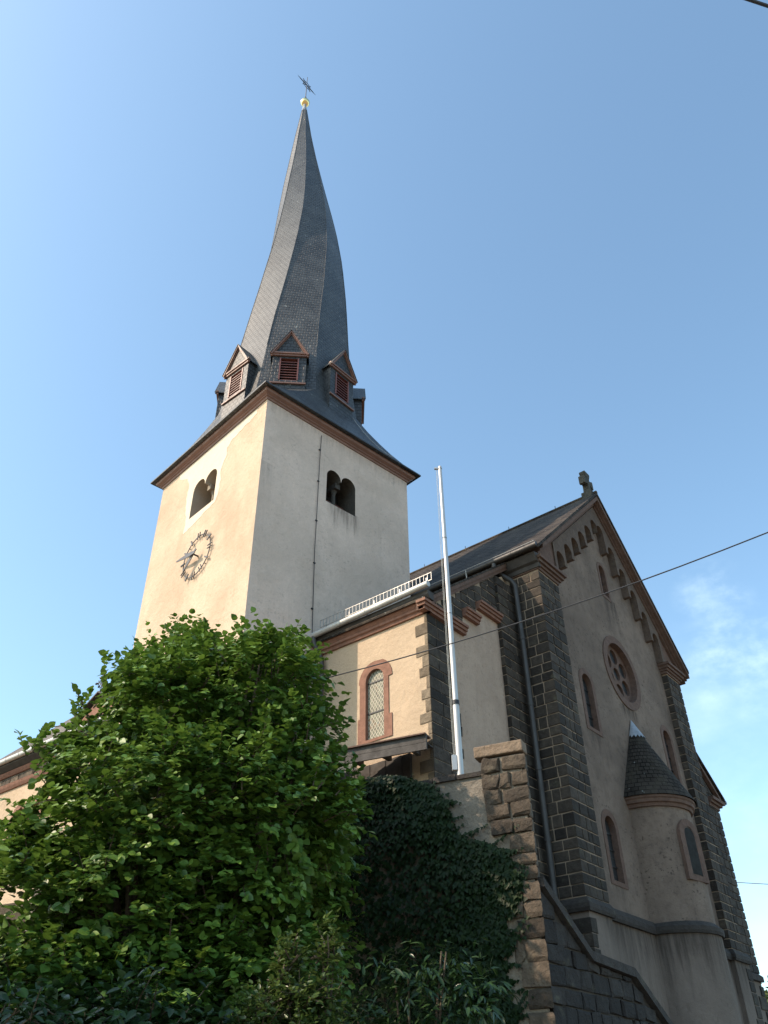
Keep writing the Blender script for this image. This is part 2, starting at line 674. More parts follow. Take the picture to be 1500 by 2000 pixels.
def glass_mat(name, dark, lead, diamond=True, tint=True, size=.115):
    t = NT(name)
    u = t.uv()
    sep = t.n('ShaderNodeSeparateXYZ')
    t.l(u, sep.inputs[0])
    x, y = sep.outputs['X'], sep.outputs['Y']
    if diamond:
        a = t.math('DIVIDE', t.math('ADD', t.math('MULTIPLY', x, 1.5), y), size * 1.4)
        b = t.math('DIVIDE', t.math('SUBTRACT', t.math('MULTIPLY', x, 1.5), y), size * 1.4)
    else:
        a = t.math('DIVIDE', x, size)
        b = t.math('DIVIDE', y, size * 1.6)
    def line(q):
        f = t.math('FRACT', t.math('ADD', q, 500.0))
        d = t.math('ABSOLUTE', t.math('SUBTRACT', f, .5))
        return t.rng(d, .38, .46)
    ln = t.math('MAXIMUM', line(a), line(b))
    wn = t.n('ShaderNodeTexWhiteNoise', noise_dimensions='2D')
    cb = t.n('ShaderNodeCombineXYZ')
    t.l(t.math('FLOOR', t.math('ADD', a, 500.0)), cb.inputs[0])
    t.l(t.math('FLOOR', t.math('ADD', b, 500.0)), cb.inputs[1])
    t.l(cb.outputs[0], wn.inputs['Vector'])
    c = t.mix(wn.outputs['Value'], dark, [q * 2.2 for q in dark])
    if tint:
        k = t.rng(t.noise(t.pos(), 2.6, 2), .5, .62)
        c = t.mix(t.math('MULTIPLY', k, .5), c, t.mix(wn.outputs['Value'], (.30, .12, .02), (.10, .12, .13)))
    c = t.mix(ln, c, lead)
    b2 = t.bump(t.math('ADD', ln, t.math('MULTIPLY', wn.outputs['Value'], .35)), .5, .01)
    return t.fin(c, t.mix(ln, (.4, .4, .4), (.6, .6, .6)), b2, .25)


M['glass_lattice'] = glass_mat('leaded_lattice_glass', (.085, .085, .06), (.50, .45, .36), True, True, .085)
M['glass_dark'] = glass_mat('dark_leaded_glass', (.012, .013, .014), (.035, .034, .033), False, False, .12)
M['glass_dull'] = simple('dusty_dark_glass', (.022, .02, .018), .7, 0, .3, 6, .1, .1)


def leaf_mat(name, a, b, trans=.35, rough=.42, spec=.4):
    t = NT(name)
    v = t.var()
    c = t.mix(v, a, b)
    c = t.mix(t.rng(t.noise(t.pos(), 26, 2), .35, .7, 0, .25), c, [q * .5 for q in a])
    t.fin(c, rough, None, spec)
    tr = t.n('ShaderNodeBsdfTranslucent')
    t.l(t.mix(.5, c, [min(1, q * 1.5) for q in b]), tr.inputs['Color'])
    ms = t.n('ShaderNodeMixShader')
    ms.inputs[0].default_value = trans
    t.l(t.p.outputs[0], ms.inputs[1])
    t.l(tr.outputs[0], ms.inputs[2])
    t.l(ms.outputs[0], t.out.inputs[0])
    return t.mat


M['leaf'] = leaf_mat('hazel_leaf', (.026, .075, .011), (.17, .28, .042), .17, .45)
M['leaf_ivy'] = leaf_mat('ivy_leaf', (.007, .018, .005), (.016, .034, .009), .06, .5, .15)
M['leaf_box'] = leaf_mat('box_leaf', (.032, .06, .013), (.10, .145, .035), .25, .35)
M['leaf_laurel'] = leaf_mat('laurel_leaf', (.013, .032, .009), (.030, .062, .017), .10, .3, .3)
M['leaf_far'] = leaf_mat('far_tree_leaf', (.06, .085, .03), (.12, .14, .05), .2, .6)

# ------------------------------------------------------------------ frames of reference
# church: X runs along the east gable (away to the right), Y along the nave (away to the left)
DT = R(7.51)                                   # the tower stands turned against the nave
tR = Vector((cos(DT), -sin(DT), 0))
tL = Vector((sin(DT), cos(DT), 0))
TC = Vector((10.36, 12.24, 0))                 # nearest corner of the tower
TS = 5.2
Tmid = TC + tR * TS / 2 + tL * TS / 2
X0, X1 = 16.15, 24.85                          # outer faces of the gable's corner piers
YP, YW = 8.0, 8.16                             # pier face, gable wall face
XA, YA = 12.41, 8.85                           # aisle: long wall and end wall
CX = 20.5                                      # gable axis

# ------------------------------------------------------------------ ground, street, terrace
def ground_height(x, y):
    c = Vector((10.35, 5.8))
    t = Vector((-.2368, .9716))
    n = Vector((-.9716, -.2368))
    d = Vector((x, y)) - c
    s = d.dot(n)
    a = d.dot(t)
    if a < -.3:
        return 0.0
    k = max(0.0, min(1.0, (7.0 - s) / 6.0)) * min(1, (a + .3) / 1.0)
    return 1.3 * k * k * (3 - 2 * k)


mb = MB()
G = [-1500, -400, -120, -40] + [q * 1.0 for q in range(-20, 41)] + [60, 120, 400, 1500]
ng = len(G)
for x in G:
    for y in G:
        mb.v.append(Vector((x, y, ground_height(x, y) if -20 < x < 40 and -20 < y < 40 else 0)))
for i in range(ng - 1):
    for j in range(ng - 1):
        a = i * ng + j
        mb.f.append([a, a + ng, a + ng + 1, a + 1])
        mb.m.append(0)
        mb.var.append(.5)
g = mb.build('ground', M['paving'])
g['kind'] = 'structure'
mb = MB()
mb.box((-60, -3.2, .004), (140, 0, 0), (0, 5.0, 0), (0, 0, .01))
g = mb.build('street', M['asphalt'])
g['kind'] = 'structure'
mb = MB()                                       # raised churchyard behind the retaining wall
mb.prism([(10.62, 6.4, .5), (15.9, 8.3, .5), (15.9, 40, .5), (2.6, 40, .5)], (0, 0, 4.6))
g = mb.build('churchyard_terrace', M['earth'])
g['kind'] = 'structure'

# ------------------------------------------------------------------ the church
church = thing('church', 'old village church with a twisted slate spire, cream plaster tower and basalt trimmed gable', 'church', (13.3, 14.4, 0))


def part(mb, name, mats, parent=None, smooth=False, label=None, sharp=None):
    o = mb.build(name, mats, parent or church, smooth, None, sharp)
    if label:
        o['label'] = label
    return o


# ---- tower shaft
TZ = 17.45
FA_u, FA_O = tL * -1.0, TC + tL * TS            # sunlit face: seen from outside a runs from far edge to corner


def bifora(a0, a1, cusp, zb, zs):
    r1 = (cusp - a0) / 2
    r2 = (a1 - cusp) / 2
    pts = [(a0, zb), (a1, zb)]
    for i in range(15):
        t = pi * i / 14
        pts.append((cusp + r2 + r2 * cos(t) * .97, zs + r2 * sin(t)))
    for i in range(15):
        t = pi * i / 14
        pts.append((cusp - r1 + r1 * cos(t) * .97, zs + r1 * sin(t)))
    return pts


tower = MB()
# left face: a measured from the far edge
hL = bifora(TS - 3.27, TS - 2.09, TS - 2.68, 15.13, 16.04)
holed(tower, FA_O, FA_u, Z, [(0, 0), (TS, 0), (TS, TZ), (0, TZ)], [hL], .75, 0, 3)
hR = bifora(2.12, 3.16, 2.63, 15.02, 15.92)
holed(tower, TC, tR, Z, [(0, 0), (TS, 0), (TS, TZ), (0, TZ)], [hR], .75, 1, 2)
pR = TC + tR * TS
pB = pR + tL * TS
pL = TC + tL * TS
tower.quad(pR, pB, pB + Z * TZ, pR + Z * TZ, 1)
tower.quad(pB, pL, pL + Z * TZ, pB + Z * TZ, 1)
tower_o = part(tower, 'tower_wall', [M['plaster_warm'], M['plaster_shaded'],
               plaster('dark_reveal_plaster', (.12, .105, .085), (.05, .045, .04), .9, 1.0, .8, .4),  # darker plaster inside the right bell opening
               plaster('reveal_plaster', (.42, .35, .27), (.34, .28, .22), .6, .8, .3, .1)])

# patch of newer, paler plaster around the left bell opening
pt = MB()
outl = [(TS - 3.46, 14.72), (TS - 3.1, 14.78), (TS - 2.5, 14.92), (TS - 2.02, 15.02), (TS - 1.9, 15.2), (TS - 1.86, 15.7),
        (TS - 1.93, 16.0), (TS - 1.84, 16.3), (TS - 1.72, 16.45), (TS - 1.74, 16.75), (TS - 1.60, 16.86), (TS - 1.2, 16.98),
        (TS - .75, 17.02), (TS - .45, 17.12), (TS - .4, 17.3), (TS - 4.3, 17.3),
        (TS - 4.2, 17.06), (TS - 3.75, 16.85), (TS - 3.58, 16.5), (TS - 3.62, 16.05), (TS - 3.55, 15.6), (TS - 3.44, 15.2)]
rr = random.Random(3)
out2 = []
for i in range(len(outl)):
    a, b = outl[i], outl[(i + 1) % len(outl)]
    for k in range(4):
        f = k / 4
        out2.append((a[0] + (b[0] - a[0]) * f + rr.uniform(-.025, .025), a[1] + (b[1] - a[1]) * f + rr.uniform(-.025, .025)))
holed(pt, FA_O - tR * .006, FA_u, Z, out2, [hL], 0, 0, 0, .006)
part(pt, 'plaster_patch', M['plaster_fresh'], tower_o, label='paler patch of newer plaster round the bell opening')


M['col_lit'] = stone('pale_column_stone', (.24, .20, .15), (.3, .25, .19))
M['col_dark'] = stone('shaded_column_stone', (.07, .062, .052), (.09, .08, .07))  # column stone again, shade of the unlit face put into its colour


def bell_fill(O, u, a0, a1, cusp, zb, zs, lit):
    n = V3(u).cross(Z).normalized()
    col = MB()
    base = V3(O) + V3(u) * cusp - n * .32
    col.lathe(base, [(.085, zb), (.085, zb + .06), (.062, zb + .1), (.055, zs - .30), (.06, zs - .24), (.10, zs - .14)], 14)
    w = V3(u)
    col.box(base - w * .085 - n * .28 + Z * (zs - .14), w * .17, n * .46, Z * .17)
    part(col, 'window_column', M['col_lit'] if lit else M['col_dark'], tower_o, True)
    lv = MB()
    k = 5
    for i in range(k):
        z = zb + .06 + i * .13
        p = V3(O) + w * a0 - n * .62 + Z * z
        lv.box(p, w * (a1 - a0), n * .12 + Z * -.07, Vector((0, 0, .025)))
    lv.quad(*[V3(O) + w * a - n * .745 + Z * b for a, b in ((a0 - .05, zb - .02), (a1 + .05, zb - .02), (a1 + .05, zs + .6), (a0 - .05, zs + .6))], mat=1)
    part(lv, 'louvre_panel', [M['louvre'], M['dark_in']], tower_o)


bell_fill(FA_O, FA_u, TS - 3.27, TS - 2.09, TS - 2.68, 15.13, 16.04, True)
bell_fill(TC, tR, 2.12, 3.16, 2.63, 15.02, 15.92, False)

# cornice under the tower eaves
loop = [(q.x, q.y) for q in (TC, pR, pB, pL)]
co = MB()
co.sweep(loop, [(-.05, 17.33), (.03, 17.33), (.05, 17.37), (.09, 17.39), (.09, 17.42), (.17, 17.47), (.19, 17.51), (.19, 17.555), (-.05, 17.555)], True)
part(co, 'tower_cornice', M['redwood'], tower_o)
lc = MB()
ccp = TC + tR * 1.86 - tL * .03
lc.tube([ccp + Z * 10.6, ccp + Z * 13.2 - tR * .05, ccp + Z * 16.6 - tR * .02, ccp + Z * 17.15], .009, 6)
for z in (11.6, 12.9, 14.2, 15.5, 16.6):
    lc.box(ccp + Z * z - tR * .06, tR * .06, tL * .03, Z * .03)
part(lc, 'lightning_cable', M['iron'], tower_o)

# ---- tower roof: square eaves running up into the octagon of the spire
ZD, TW0 = 19.35, R(5)
LEAN = Vector((.637, -.771, 0))


def interp(tab, x):
    if x <= tab[0][0]:
        return tab[0][1]
    for (a, p), (b, q) in zip(tab, tab[1:]):
        if x <= b:
            f = (x - a) / (b - a)
            f2 = f
            return p + (q - p) * f2
    return tab[-1][1]


RAD = [(19.3, 2.30), (20.2, 2.17), (21.2, 2.06), (22.9, 1.90), (24.4, 1.77), (26, 1.625), (27.6, 1.475), (29.3, 1.30), (31.2, 1.10), (33.2, .865), (35, .645), (36.9, .42), (39.75, .115)]
TWI = [(19.3, 5), (21, 6), (23, 8), (26, 14), (29, 21), (31, 27), (33, 32), (36, 39), (39.8, 46)]
LN = [(22, 0.0), (25.5, .07), (28, .08), (29.8, .03), (31, -.03), (33.2, -.17), (35.4, -.29), (37, -.38), (39.8, -.47), (44, -.50)]


def oct_pt(k, z, fr=0.0):
    a = -DT + TW0 * 0 + R(22.5 + 45 * k + interp(TWI, z))
    a2 = a + R(45)
    r = interp(RAD, z)
    c = Tmid + LEAN * interp(LN, z)
    p0 = Vector((cos(a) * r, sin(a) * r, 0))
    p1 = Vector((cos(a2) * r, sin(a2) * r, 0))
    q = p0.lerp(p1, fr) + c
    q.z = z
    return q


sk = MB()
EV = .31
eav = []
for (sx, sy) in ((-1, -1), (1, -1), (1, 1), (-1, 1)):
    eav.append(Tmid + (tR * sx + tL * sy) * (TS / 2 + EV))
# octagon vertex k sits at -DT + 22.5 + 45k (+twist); corner directions at -DT + 45 + 90m -> between k=2m and 2m+1
cor = {0: 2, 1: 3, 2: 0, 3: 1}                  # m -> index in eav
rows = 7
prof_t = [0, .12, .28, .46, .64, .82, 1.0]
prof_z = [17.60, 17.70, 17.90, 18.18, 18.52, 18.90, 19.35]
cols = []
for k in range(8):
    m = k // 2
    e = eav[cor[m]]
    top = oct_pt(k, 19.35)
    col = []
    for t_, z_ in zip(prof_t, prof_z):
        q = Vector((e.x, e.y, 0)).lerp(Vector((top.x, top.y, 0)), t_ if k >= 0 else t_)
        q.z = z_
        col.append(q)
    cols.append(col)
for k in range(8):
    c0, c1_ = cols[k], cols[(k + 1) % 8]
    for i in range(rows - 1):
        if i == 0 and k % 2 == 0:
            sk.add([c0[0], c1_[1], c0[1]], [(0, 1, 2)])
        else:
            sk.quad(c0[i], c1_[i], c1_[i + 1], c0[i + 1])
# drip edge
for i in range(4):
    a, b = eav[i], eav[(i + 1) % 4]
    o = (b - a).normalized().cross(Z)
    sk.quad(a + Z * 17.55, b + Z * 17.55, b + Z * 17.60, a + Z * 17.60)
for i in range(4):
    pass
sk.quad(*[q + Z * 17.555 for q in reversed(eav)])
part(sk, 'tower_roof', M['slate_skirt'])

rc_ = MB()
_b, _t = TC + tR * 4.3 - tL * .31, oct_pt(5, 19.35, .79)
rc_.tube([Vector((_b.x + (_t.x - _b.x) * f, _b.y + (_t.y - _b.y) * f, z)) - tL * .035 for f, z in zip(prof_t, prof_z)], .010, 5)
part(rc_, 'lightning_cable', M['zinc_light'])

# ---- spire
sp = MB()
nz, nf = 74, 3
zz = [19.3 + (39.75 - 19.3) * i / nz for i in range(nz + 1)]
for k in range(8):
    for f in range(nf):
        vacc = 0
        for i in range(nz):
            z0, z1 = zz[i], zz[i + 1]
            q = [oct_pt(k, z0, f / nf), oct_pt(k, z0, (f + 1) / nf), oct_pt(k, z1, (f + 1) / nf), oct_pt(k, z1, f / nf)]
            idx = len(sp.f)
            sp.add(q, [(0, 1, 2, 3)])
            r0, r1 = interp(RAD, z0) * .765, interp(RAD, z1) * .765
            sp.uvs[idx] = [((f / nf - .5) * r0 + k * 7, z0), (((f + 1) / nf - .5) * r0 + k * 7, z0), (((f + 1) / nf - .5) * r1 + k * 7, z1), ((f / nf - .5) * r1 + k * 7, z1)]
spire = part(sp, 'spire', M['slate'])
ridge = MB()
for k in range(8):
    ridge.tube([oct_pt(k, z) for z in zz[8::3]], .014, 5, False)
part(ridge, 'ridge_flashing', M['slate_skirt'], spire)
tipc = Tmid + LEAN * -.475
tp = MB()
tp.lathe(tipc, [(.135, 39.62), (.125, 39.75), (.07, 40.2), (.075, 40.26), (.06, 40.34)], 8)
part(tp, 'spire_cap', M['lead'], spire)
bl = MB()
bl.lathe(tipc, [(.001, 40.27)] + [(.215 * sin(pi * i / 14), 40.51 - .215 * cos(pi * i / 14)) for i in range(1, 14)] + [(.001, 40.725)], 28)
part(bl, 'gilded_ball', M['gold'], spire, True, sharp=80)
fc = MB()
cc = tipc + Z * 42.2
fc.tube([tipc + Z * 40.7, tipc + Z * 43.0], [.022, .014], 6)
fc.lathe(tipc, [(.022, 40.92), (.05, 40.97), (.022, 41.02)], 8)
ar = Vector((1, 0, 0))
for s in (-1, 1):
    fc.tube([cc + ar * .0, cc + ar * s * .40, cc + ar * s * .62], [.024, .022, .005], 6)
ring = [cc + ar * .24 * cos(2 * pi * i / 20) + Z * .24 * sin(2 * pi * i / 20) for i in range(21)]
fc.tube(ring, .014, 5, False)
for a in (45, 135, 225, 315):
    q = ar * cos(R(a)) + Z * sin(R(a))
    fc.tube([cc + q * .1, cc + q * .36], [.012, .02], 5)
part(fc, 'finial_cross', M['iron'], spire)

# ---- eight louvred dormers at the foot of the spire
def dormer(k):
    ang = -DT + R(45 * k + 6)
    n = Vector((cos(ang), sin(ang), 0))
    t = Z.cross(n)                                # to the right seen from outside
    O = Tmid + Z * 0
    rf = 2.28
    w = .51
    z0, ze, za = 18.5, 20.66, 21.60
    b = MB()
    F = lambda a, z, r=rf: O + n * r + t * a + Z * z
    holed(b, F(0, 0), t, Z, [(-w, z0), (w, z0), (w, ze), (-w, ze)], [[(-.27, 19.52), (.27, 19.52), (.27, 20.44), (-.27, 20.44)]], .14, 0, 1)
    for s in (-1, 1):                             # cheeks
        q = [F(s * w, z0), F(s * w, ze), F(s * w, ze, 1.2), F(s * w, z0, 1.2)]
        b.quad(*(q if s < 0 else q[::-1]))
    b.add([F(-w - .0, ze, rf + .035), F(w, ze, rf + .035), F(0, za - .08, rf + .035)], [(0, 1, 2)])
    d = part(b, 'spire_dormer', [M['slate_skirt'], M['louvre']])
    r_ = MB()
    ov = .07
    for s in (-1, 1):                             # roof planes, thick
        a = [F(s * (w + ov), ze - .10, rf + .13), F(0, za, rf + .13), F(0, za, .9), F(s * (w + ov), ze - .10, 1.1)]
        r_.prism(a, Z * .035)
    part(r_, 'dormer_roof', M['slate'], d)
    g_ = MB()
    for s in (-1, 1):                             # barge boards
        for (o0, o1, h0, h1) in ((.03, .11, .0, .05), (.03, .065, .05, .095)):
            p = [F(s * (w + ov), ze - .105 - h0, rf + o1), F(0, za - .005 - h0, rf + o1), F(0, za - .005 - h1 * 1.35, rf + o1), F(s * (w + ov - .05), ze - .105 - h0 - (h1 - h0) * .4, rf + o1)]
            g_.prism(p, n * -(o1 - o0 + .02))
    g_.box(F(-w - .06, ze - .14, rf + .002), t * (2 * w + .12), n * .05, Z * .07)
    g_.box(F(-w - .085, ze - .07, rf + .002), t * (2 * w + .17), n * .085, Z * .05)
    part(g_, 'gable_board', M['redwood'], d)
    s_ = MB()
    s_.box(F(-w - .02, 19.34, rf + .002), t * (2 * w + .04), n * .045, Z * .05)
    part(s_, 'dormer_sill', M['redwood'], d)
    l_ = MB()
    for i in range(8):
        z = 19.56 + i * .11
        l_.box(F(-.265, z, rf - .10), t * .53, n * .10 + Z * -.055, Z * .022)
    l_.quad(F(-.27, 19.5, rf - .135), F(.27, 19.5, rf - .135), F(.27, 20.46, rf - .135), F(-.27, 20.46, rf - .135), 1)
    for s in (-1, 1):
        l_.box(F(s * .27 - .02, 19.52, rf - .01), t * .04, n * .03, Z * .92)
    part(l_, 'louvre_panel', [M['louvre'], M['dark_in']], d)


for k in range(8):
    dormer(k)

# ---- tower clock, hung on the sunlit face
def FA(a, z, s=0.0):
    """a from the corner along the sunlit face, s metres in front of it"""
    return TC + tL * a - tR * s + Z * z


CKa, CKz, CKr = 2.46, 13.51, .61
clock = thing('tower_clock', 'skeleton clock of grey metal bars on the sunlit tower face', 'clock', tuple(FA(CKa, CKz)))
rg = MB()
ro, ri = CKr + .011, CKr - .011
nn = 48
for i in range(nn):
    t0, t1 = 2 * pi * i / nn, 2 * pi * (i + 1) / nn
    q = lambda r, t, s: FA(CKa - r * sin(t), CKz + r * cos(t), s)
    for (A, B) in (((ri, .06), (ro, .06)), ((ro, .06), (ro, .04)), ((ro, .04), (ri, .04)), ((ri, .04), (ri, .06))):
        rg.quad(q(A[0], t0, A[1]), q(B[0], t0, B[1]), q(B[0], t1, B[1]), q(A[0], t1, A[1]))
for i in range(4):
    t0 = pi / 4 + pi / 2 * i
    p = FA(CKa - CKr * sin(t0), CKz + CKr * cos(t0), .0)
    rg.tube([p, p - tR * .05], .012, 6)
part(rg, 'clock_ring', M['clock'], clock)
for h in range(12):
    th = 2 * pi * h / 12
    er = (tL * -sin(th) + Z * cos(th))
    et = (tL * -cos(th) - Z * sin(th))
    c = FA(CKa, CKz, .055) + er * CKr
    hm = MB()
    offs = [0.0] if h in (9, 2, 4, 10, 7, 11) else [-.045, .045]
    wd = .042 if len(offs) == 1 else .018
    for o in offs:
        hm.box(c - er * .10 + et * (o - wd / 2), er * .20, et * wd, -tR * .025)
    part(hm, 'hour_mark', M['clock'], clock)
ax = MB()
ax.tube([FA(CKa, CKz, 0), FA(CKa, CKz, .20)], .022, 8)
part(ax, 'clock_axle', M['iron'], clock)


def hand(ang, L, w, s, lab):
    er = (tL * -sin(ang) + Z * cos(ang))
    et = (tL * -cos(ang) - Z * sin(ang))
    h = MB()
    c = FA(CKa, CKz, s)
    p = [c - er * .16 - et * w * .35, c - er * .16 + et * w * .35, c + et * w * .5 + er * .05, c + er * L * .35 + et * w * .55, c + er * L + et * w * .16, c + er * L - et * w * .16, c + er * L * .35 - et * w * .55, c - et * w * .5 + er * .05]
    h.prism(p, -tR * .018)
    o = part(h, 'clock_hand', M['clock'], clock)
    o['label'] = lab


hand(R(-82), .74, .11, .19, 'long minute hand pointing left')
hand(R(-133), .52, .11, .15, 'shorter hour hand pointing down to the left')

# ---- chancel with the gable
def gz(x):                                       # underside line of the raking cornice
    return 17.55 - abs(x - CX) * .945


mbW = MB()
zE = 13.0
GH = 5.35                                        # plinth top
holes = []
WIN = [(18.28, 10.72, 9.52, .26), (23.12, 10.72, 9.52, .26), (18.20, 7.15, 6.0, .26), (20.72, 15.32, 14.42, .19)]
holes += [arch2(c, h + .05, zs, zb - .04) for c, zs, zb, h in WIN]
ROSE = (20.72, 11.93, 1.08)
holes.append(circle2(ROSE[0], ROSE[1], ROSE[2] - .12))
outer = [(X0 + .05, GH), (X1 - .05, GH), (X1 - .05, gz(X1)), (CX, gz(CX)), (X0 + .05, gz(X0))]
holed(mbW, (0, YW, 0), (1, 0, 0), Z, outer, holes, .3, 0)
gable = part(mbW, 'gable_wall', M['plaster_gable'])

mbP = MB()                                       # plinth zone of the gable
mbP.quad((X0 + .02, YW - .06, 0), (X1 - .02, YW - .06, 0), (X1 - .02, YW - .06, 5.12), (X0 + .02, YW - .06, 5.12))
mbP.quad((X0 + .02, YA + .4, 0), (X0 + .02, YP - .02, 0), (X0 + .02, YP - .02, 5.12), (X0 + .02, YA + .4, 5.12))
mbP.quad((X0 + .02, YP - .02, 0), (X0 + 1.0, YP - .02, 0), (X0 + 1.0, YP - .02, 5.12), (X0 + .02, YP - .02, 5.12))
mbP.quad((X0 + 1.0, YP - .02, 0), (X0 + 1.0, YW - .06, 0), (X0 + 1.0, YW - .06, 5.12), (X0 + 1.0, YP - .02, 5.12))
mbP.quad((X1 - .95, YW - .06, 0), (X1 - .95, YP - .02, 0), (X1 - .95, YP - .02, 5.12), (X1 - .95, YW - .06, 5.12))
mbP.quad((X1 - .95, YP - .02, 0), (X1 + .05, YP - .02, 0), (X1 + .05, YP - .02, 5.12), (X1 - .95, YP - .02, 5.12))
mbP.quad((X1 + .05, YP - .02, 0), (X1 + .05, YA + .4, 0), (X1 + .05, YA + .4, 5.12), (X1 + .05, YP - .02, 5.12))
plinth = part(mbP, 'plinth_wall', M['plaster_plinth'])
qs = MB()                                        # quoins left showing in the plinth plaster
zq = courses(2.2, 5.0, .27, 77)
rq = random.Random(8)
wq = [rq.choice((.25, .42, .5)) for _ in zq]
ashlar(qs, (X0 + .02, YP - .02, 0), (1, 0, 0), (0, -1, 0), zq, lambda i: (0, wq[i] if i < 6 or i % 2 else .2), .3, 5, .012, .02, hard0=True)
ashlar(qs, (X0 + .02, YP - .02, 0), (0, 1, 0), (-1, 0, 0), zq, lambda i: (0, .62 - wq[i] * .7), .3, 6, .012, .02, hard0=True)
part(qs, 'quoin', M['basalt'], plinth)
qs = MB()
ashlar(qs, (X1 + .05, YP - .02, 0), (-1, 0, 0), (0, -1, 0), zq, lambda i: (0, .2 + .5 * wq[i]), .4, 9, .012, .02, hard0=True)
part(qs, 'quoin', M['basalt'], plinth)
ml = MB()                                        # plinth moulding
pathP = [(X0 - .02, YA + .3), (X0 - .02, YP - .05), (X0 + 1.02, YP - .05), (X0 + 1.02, YW - .10), (X1 - .97, YW - .10), (X1 - .97, YP - .05), (X1 + .08, YP - .05), (X1 + .08, YA + .3)]
ml.sweep(pathP, [(-.12, 5.10), (.03, 5.10), (.05, 5.16), (.05, 5.24), (-.02, 5.36), (-.12, 5.38)])
part(ml, 'plinth_moulding', M['coping'], plinth)

# corner piers in coursed basalt
zc = courses(GH + .02, zE, .248, 4)


def pier(name, lab, xl, xr, ydeep, left_side):
    b = MB()
    b.abox(xl, xr, YP, ydeep, GH, zE + .05, 1)
    side = lambda i: (0, 1)
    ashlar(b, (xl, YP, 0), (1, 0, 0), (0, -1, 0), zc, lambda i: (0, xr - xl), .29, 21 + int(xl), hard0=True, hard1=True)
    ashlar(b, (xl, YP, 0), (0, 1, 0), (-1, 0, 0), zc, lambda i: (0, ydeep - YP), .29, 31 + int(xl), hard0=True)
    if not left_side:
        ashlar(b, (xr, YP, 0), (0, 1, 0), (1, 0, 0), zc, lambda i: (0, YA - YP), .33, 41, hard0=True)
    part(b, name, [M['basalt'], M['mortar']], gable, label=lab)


pier('corner_pier', 'sunlit topped corner pier on the left of the gable', X0, X0 + .98, YA + .3, True)
pier('corner_pier', None, X1 - .93, X1, YA + .3, False)


def frame_win(parent, c, zs, zb, half, O, u, depth=.2, wide=.13, proud=.02, irregular=False, mat='sand_dull', glass='glass_dark', bars=True, seed=1, sillw=None):
    """round arched window with dressed stone surround: surround, pane, bars"""
    n = V3(u).cross(Z).normalized()
    O, u = V3(O), V3(u)
    f = MB()
    inner = arch2(c, half, zs, zb)
    if irregular:
        ou = [(c - half - wide - .05, zb - .06), (c + half + wide + .05, zb - .06), (c + half + wide + .05, zb + .42), (c + half + wide - .03, zb + .43),
              (c + half + wide - .03, zs - .02), (c + half + wide + .06, zs - .01)]
        for i in range(13):
            t = pi * i / 12
            r = half + wide + (.07 if t < 1.2 else .03)
            ou.append((c + r * cos(t), zs + r * sin(t)))
        ou += [(c - half - wide + .0, zs - .02), (c - half - wide + .0, zb + .5), (c - half - wide - .05, zb + .49)]
    else:
        ou = arch2(c, half + wide, zs, zb - .1)
    holed(f, O + n * proud, u, Z, ou, [inner], depth + proud, 0, 0, proud + .01)
    w = f.build('window', M[mat], parent)
    p = MB()
    flat_poly(p, O - n * depth, u, Z, arch2(c, half + .01, zs, zb - .01))
    p.build('pane', M[glass], w)
    if bars:
        b = MB()
        ks = 4
        for i in range(1, ks):
            z = zb + (zs + half - zb) * i / ks
            if z < zs + half * .8:
                b.box(O + u * (c - half) + Z * (z - .012) - n * (depth - .005), u * 2 * half, n * .02, Z * .024)
        b.box(O + u * (c - .01) + Z * zb - n * (depth - .004), u * .02, n * .015, Z * (zs + half - zb))
        b.build('window_bar', M['iron'], w)
    return w


# windows are parts of the church (surround > pane, bars)
for i, (c, zs, zb, h) in enumerate(WIN):
    frame_win(church, c, zs, zb, h, (0, YW, 0), (1, 0, 0), .13, .15 if i < 3 else .1, .015, seed=i)

# rose window
rs = MB()
holed(rs, (0, YW - .03, 0), (1, 0, 0), Z, circle2(ROSE[0], ROSE[1], ROSE[2], 40), [circle2(ROSE[0], ROSE[1], .86, 40)], .26, 0, 0, .04)
rose = rs.build('rose_window', M['sand_dull'], church)
tr = MB()
hs = [circle2(ROSE[0] + .53 * cos(R(30 + 60 * i)), ROSE[1] + .53 * sin(R(30 + 60 * i)), .225, 18) for i in range(6)] + [circle2(ROSE[0], ROSE[1], .19, 18)]
holed(tr, (0, YW + .15, 0), (1, 0, 0), Z, circle2(ROSE[0], ROSE[1], .87, 40), hs, .08)
part(tr, 'tracery', M['sand_dull'], rose)
gp = MB()
flat_poly(gp, (0, YW + .22, 0), (1, 0, 0), Z, circle2(ROSE[0], ROSE[1], .87, 30))
part(gp, 'pane', M['glass_dark'], rose)

# arcade frieze below the rakes: one scalloped stone plate per side
def frieze(side):
    f = MB()
    pitch, cw, half = .56, .13, .215
    n = 6
    xs = 17.15
    path_low = []
    arcs = []
    for i in range(n):
        xa = xs + i * pitch
        lev = gz(xa + cw) - 1.12
        path_low += [(xa, lev - .02), (xa + cw, lev - .02)]
        cx_ = xa + cw + half
        zs = lev + .50 + .15
        for k in range(11):
            t = pi - pi * k / 10
            path_low.append((cx_ + half * cos(t), zs + half * sin(t)))
        path_low.append((cx_ + half, lev + .52))
    xe = xs + n * pitch
    path_low += [(xe, gz(xe) - .55), (CX - .0, gz(CX) - .5)] if xe < CX else []
    poly = path_low + [(CX, gz(CX)), (xs, gz(xs))]
    if side > 0:
        poly = [(2 * CX - a, z) for a, z in poly]
    holed(f, (0, YW - .22, 0), (1, 0, 0), Z, poly, [], 0, 0, 0, .22)
    return f


for s in (-1, 1):
    part(frieze(s), 'arcade_frieze', M['frieze'] if 'frieze' in M else stone('frieze_stone', (.11, .078, .06), (.15, .108, .08)), gable)

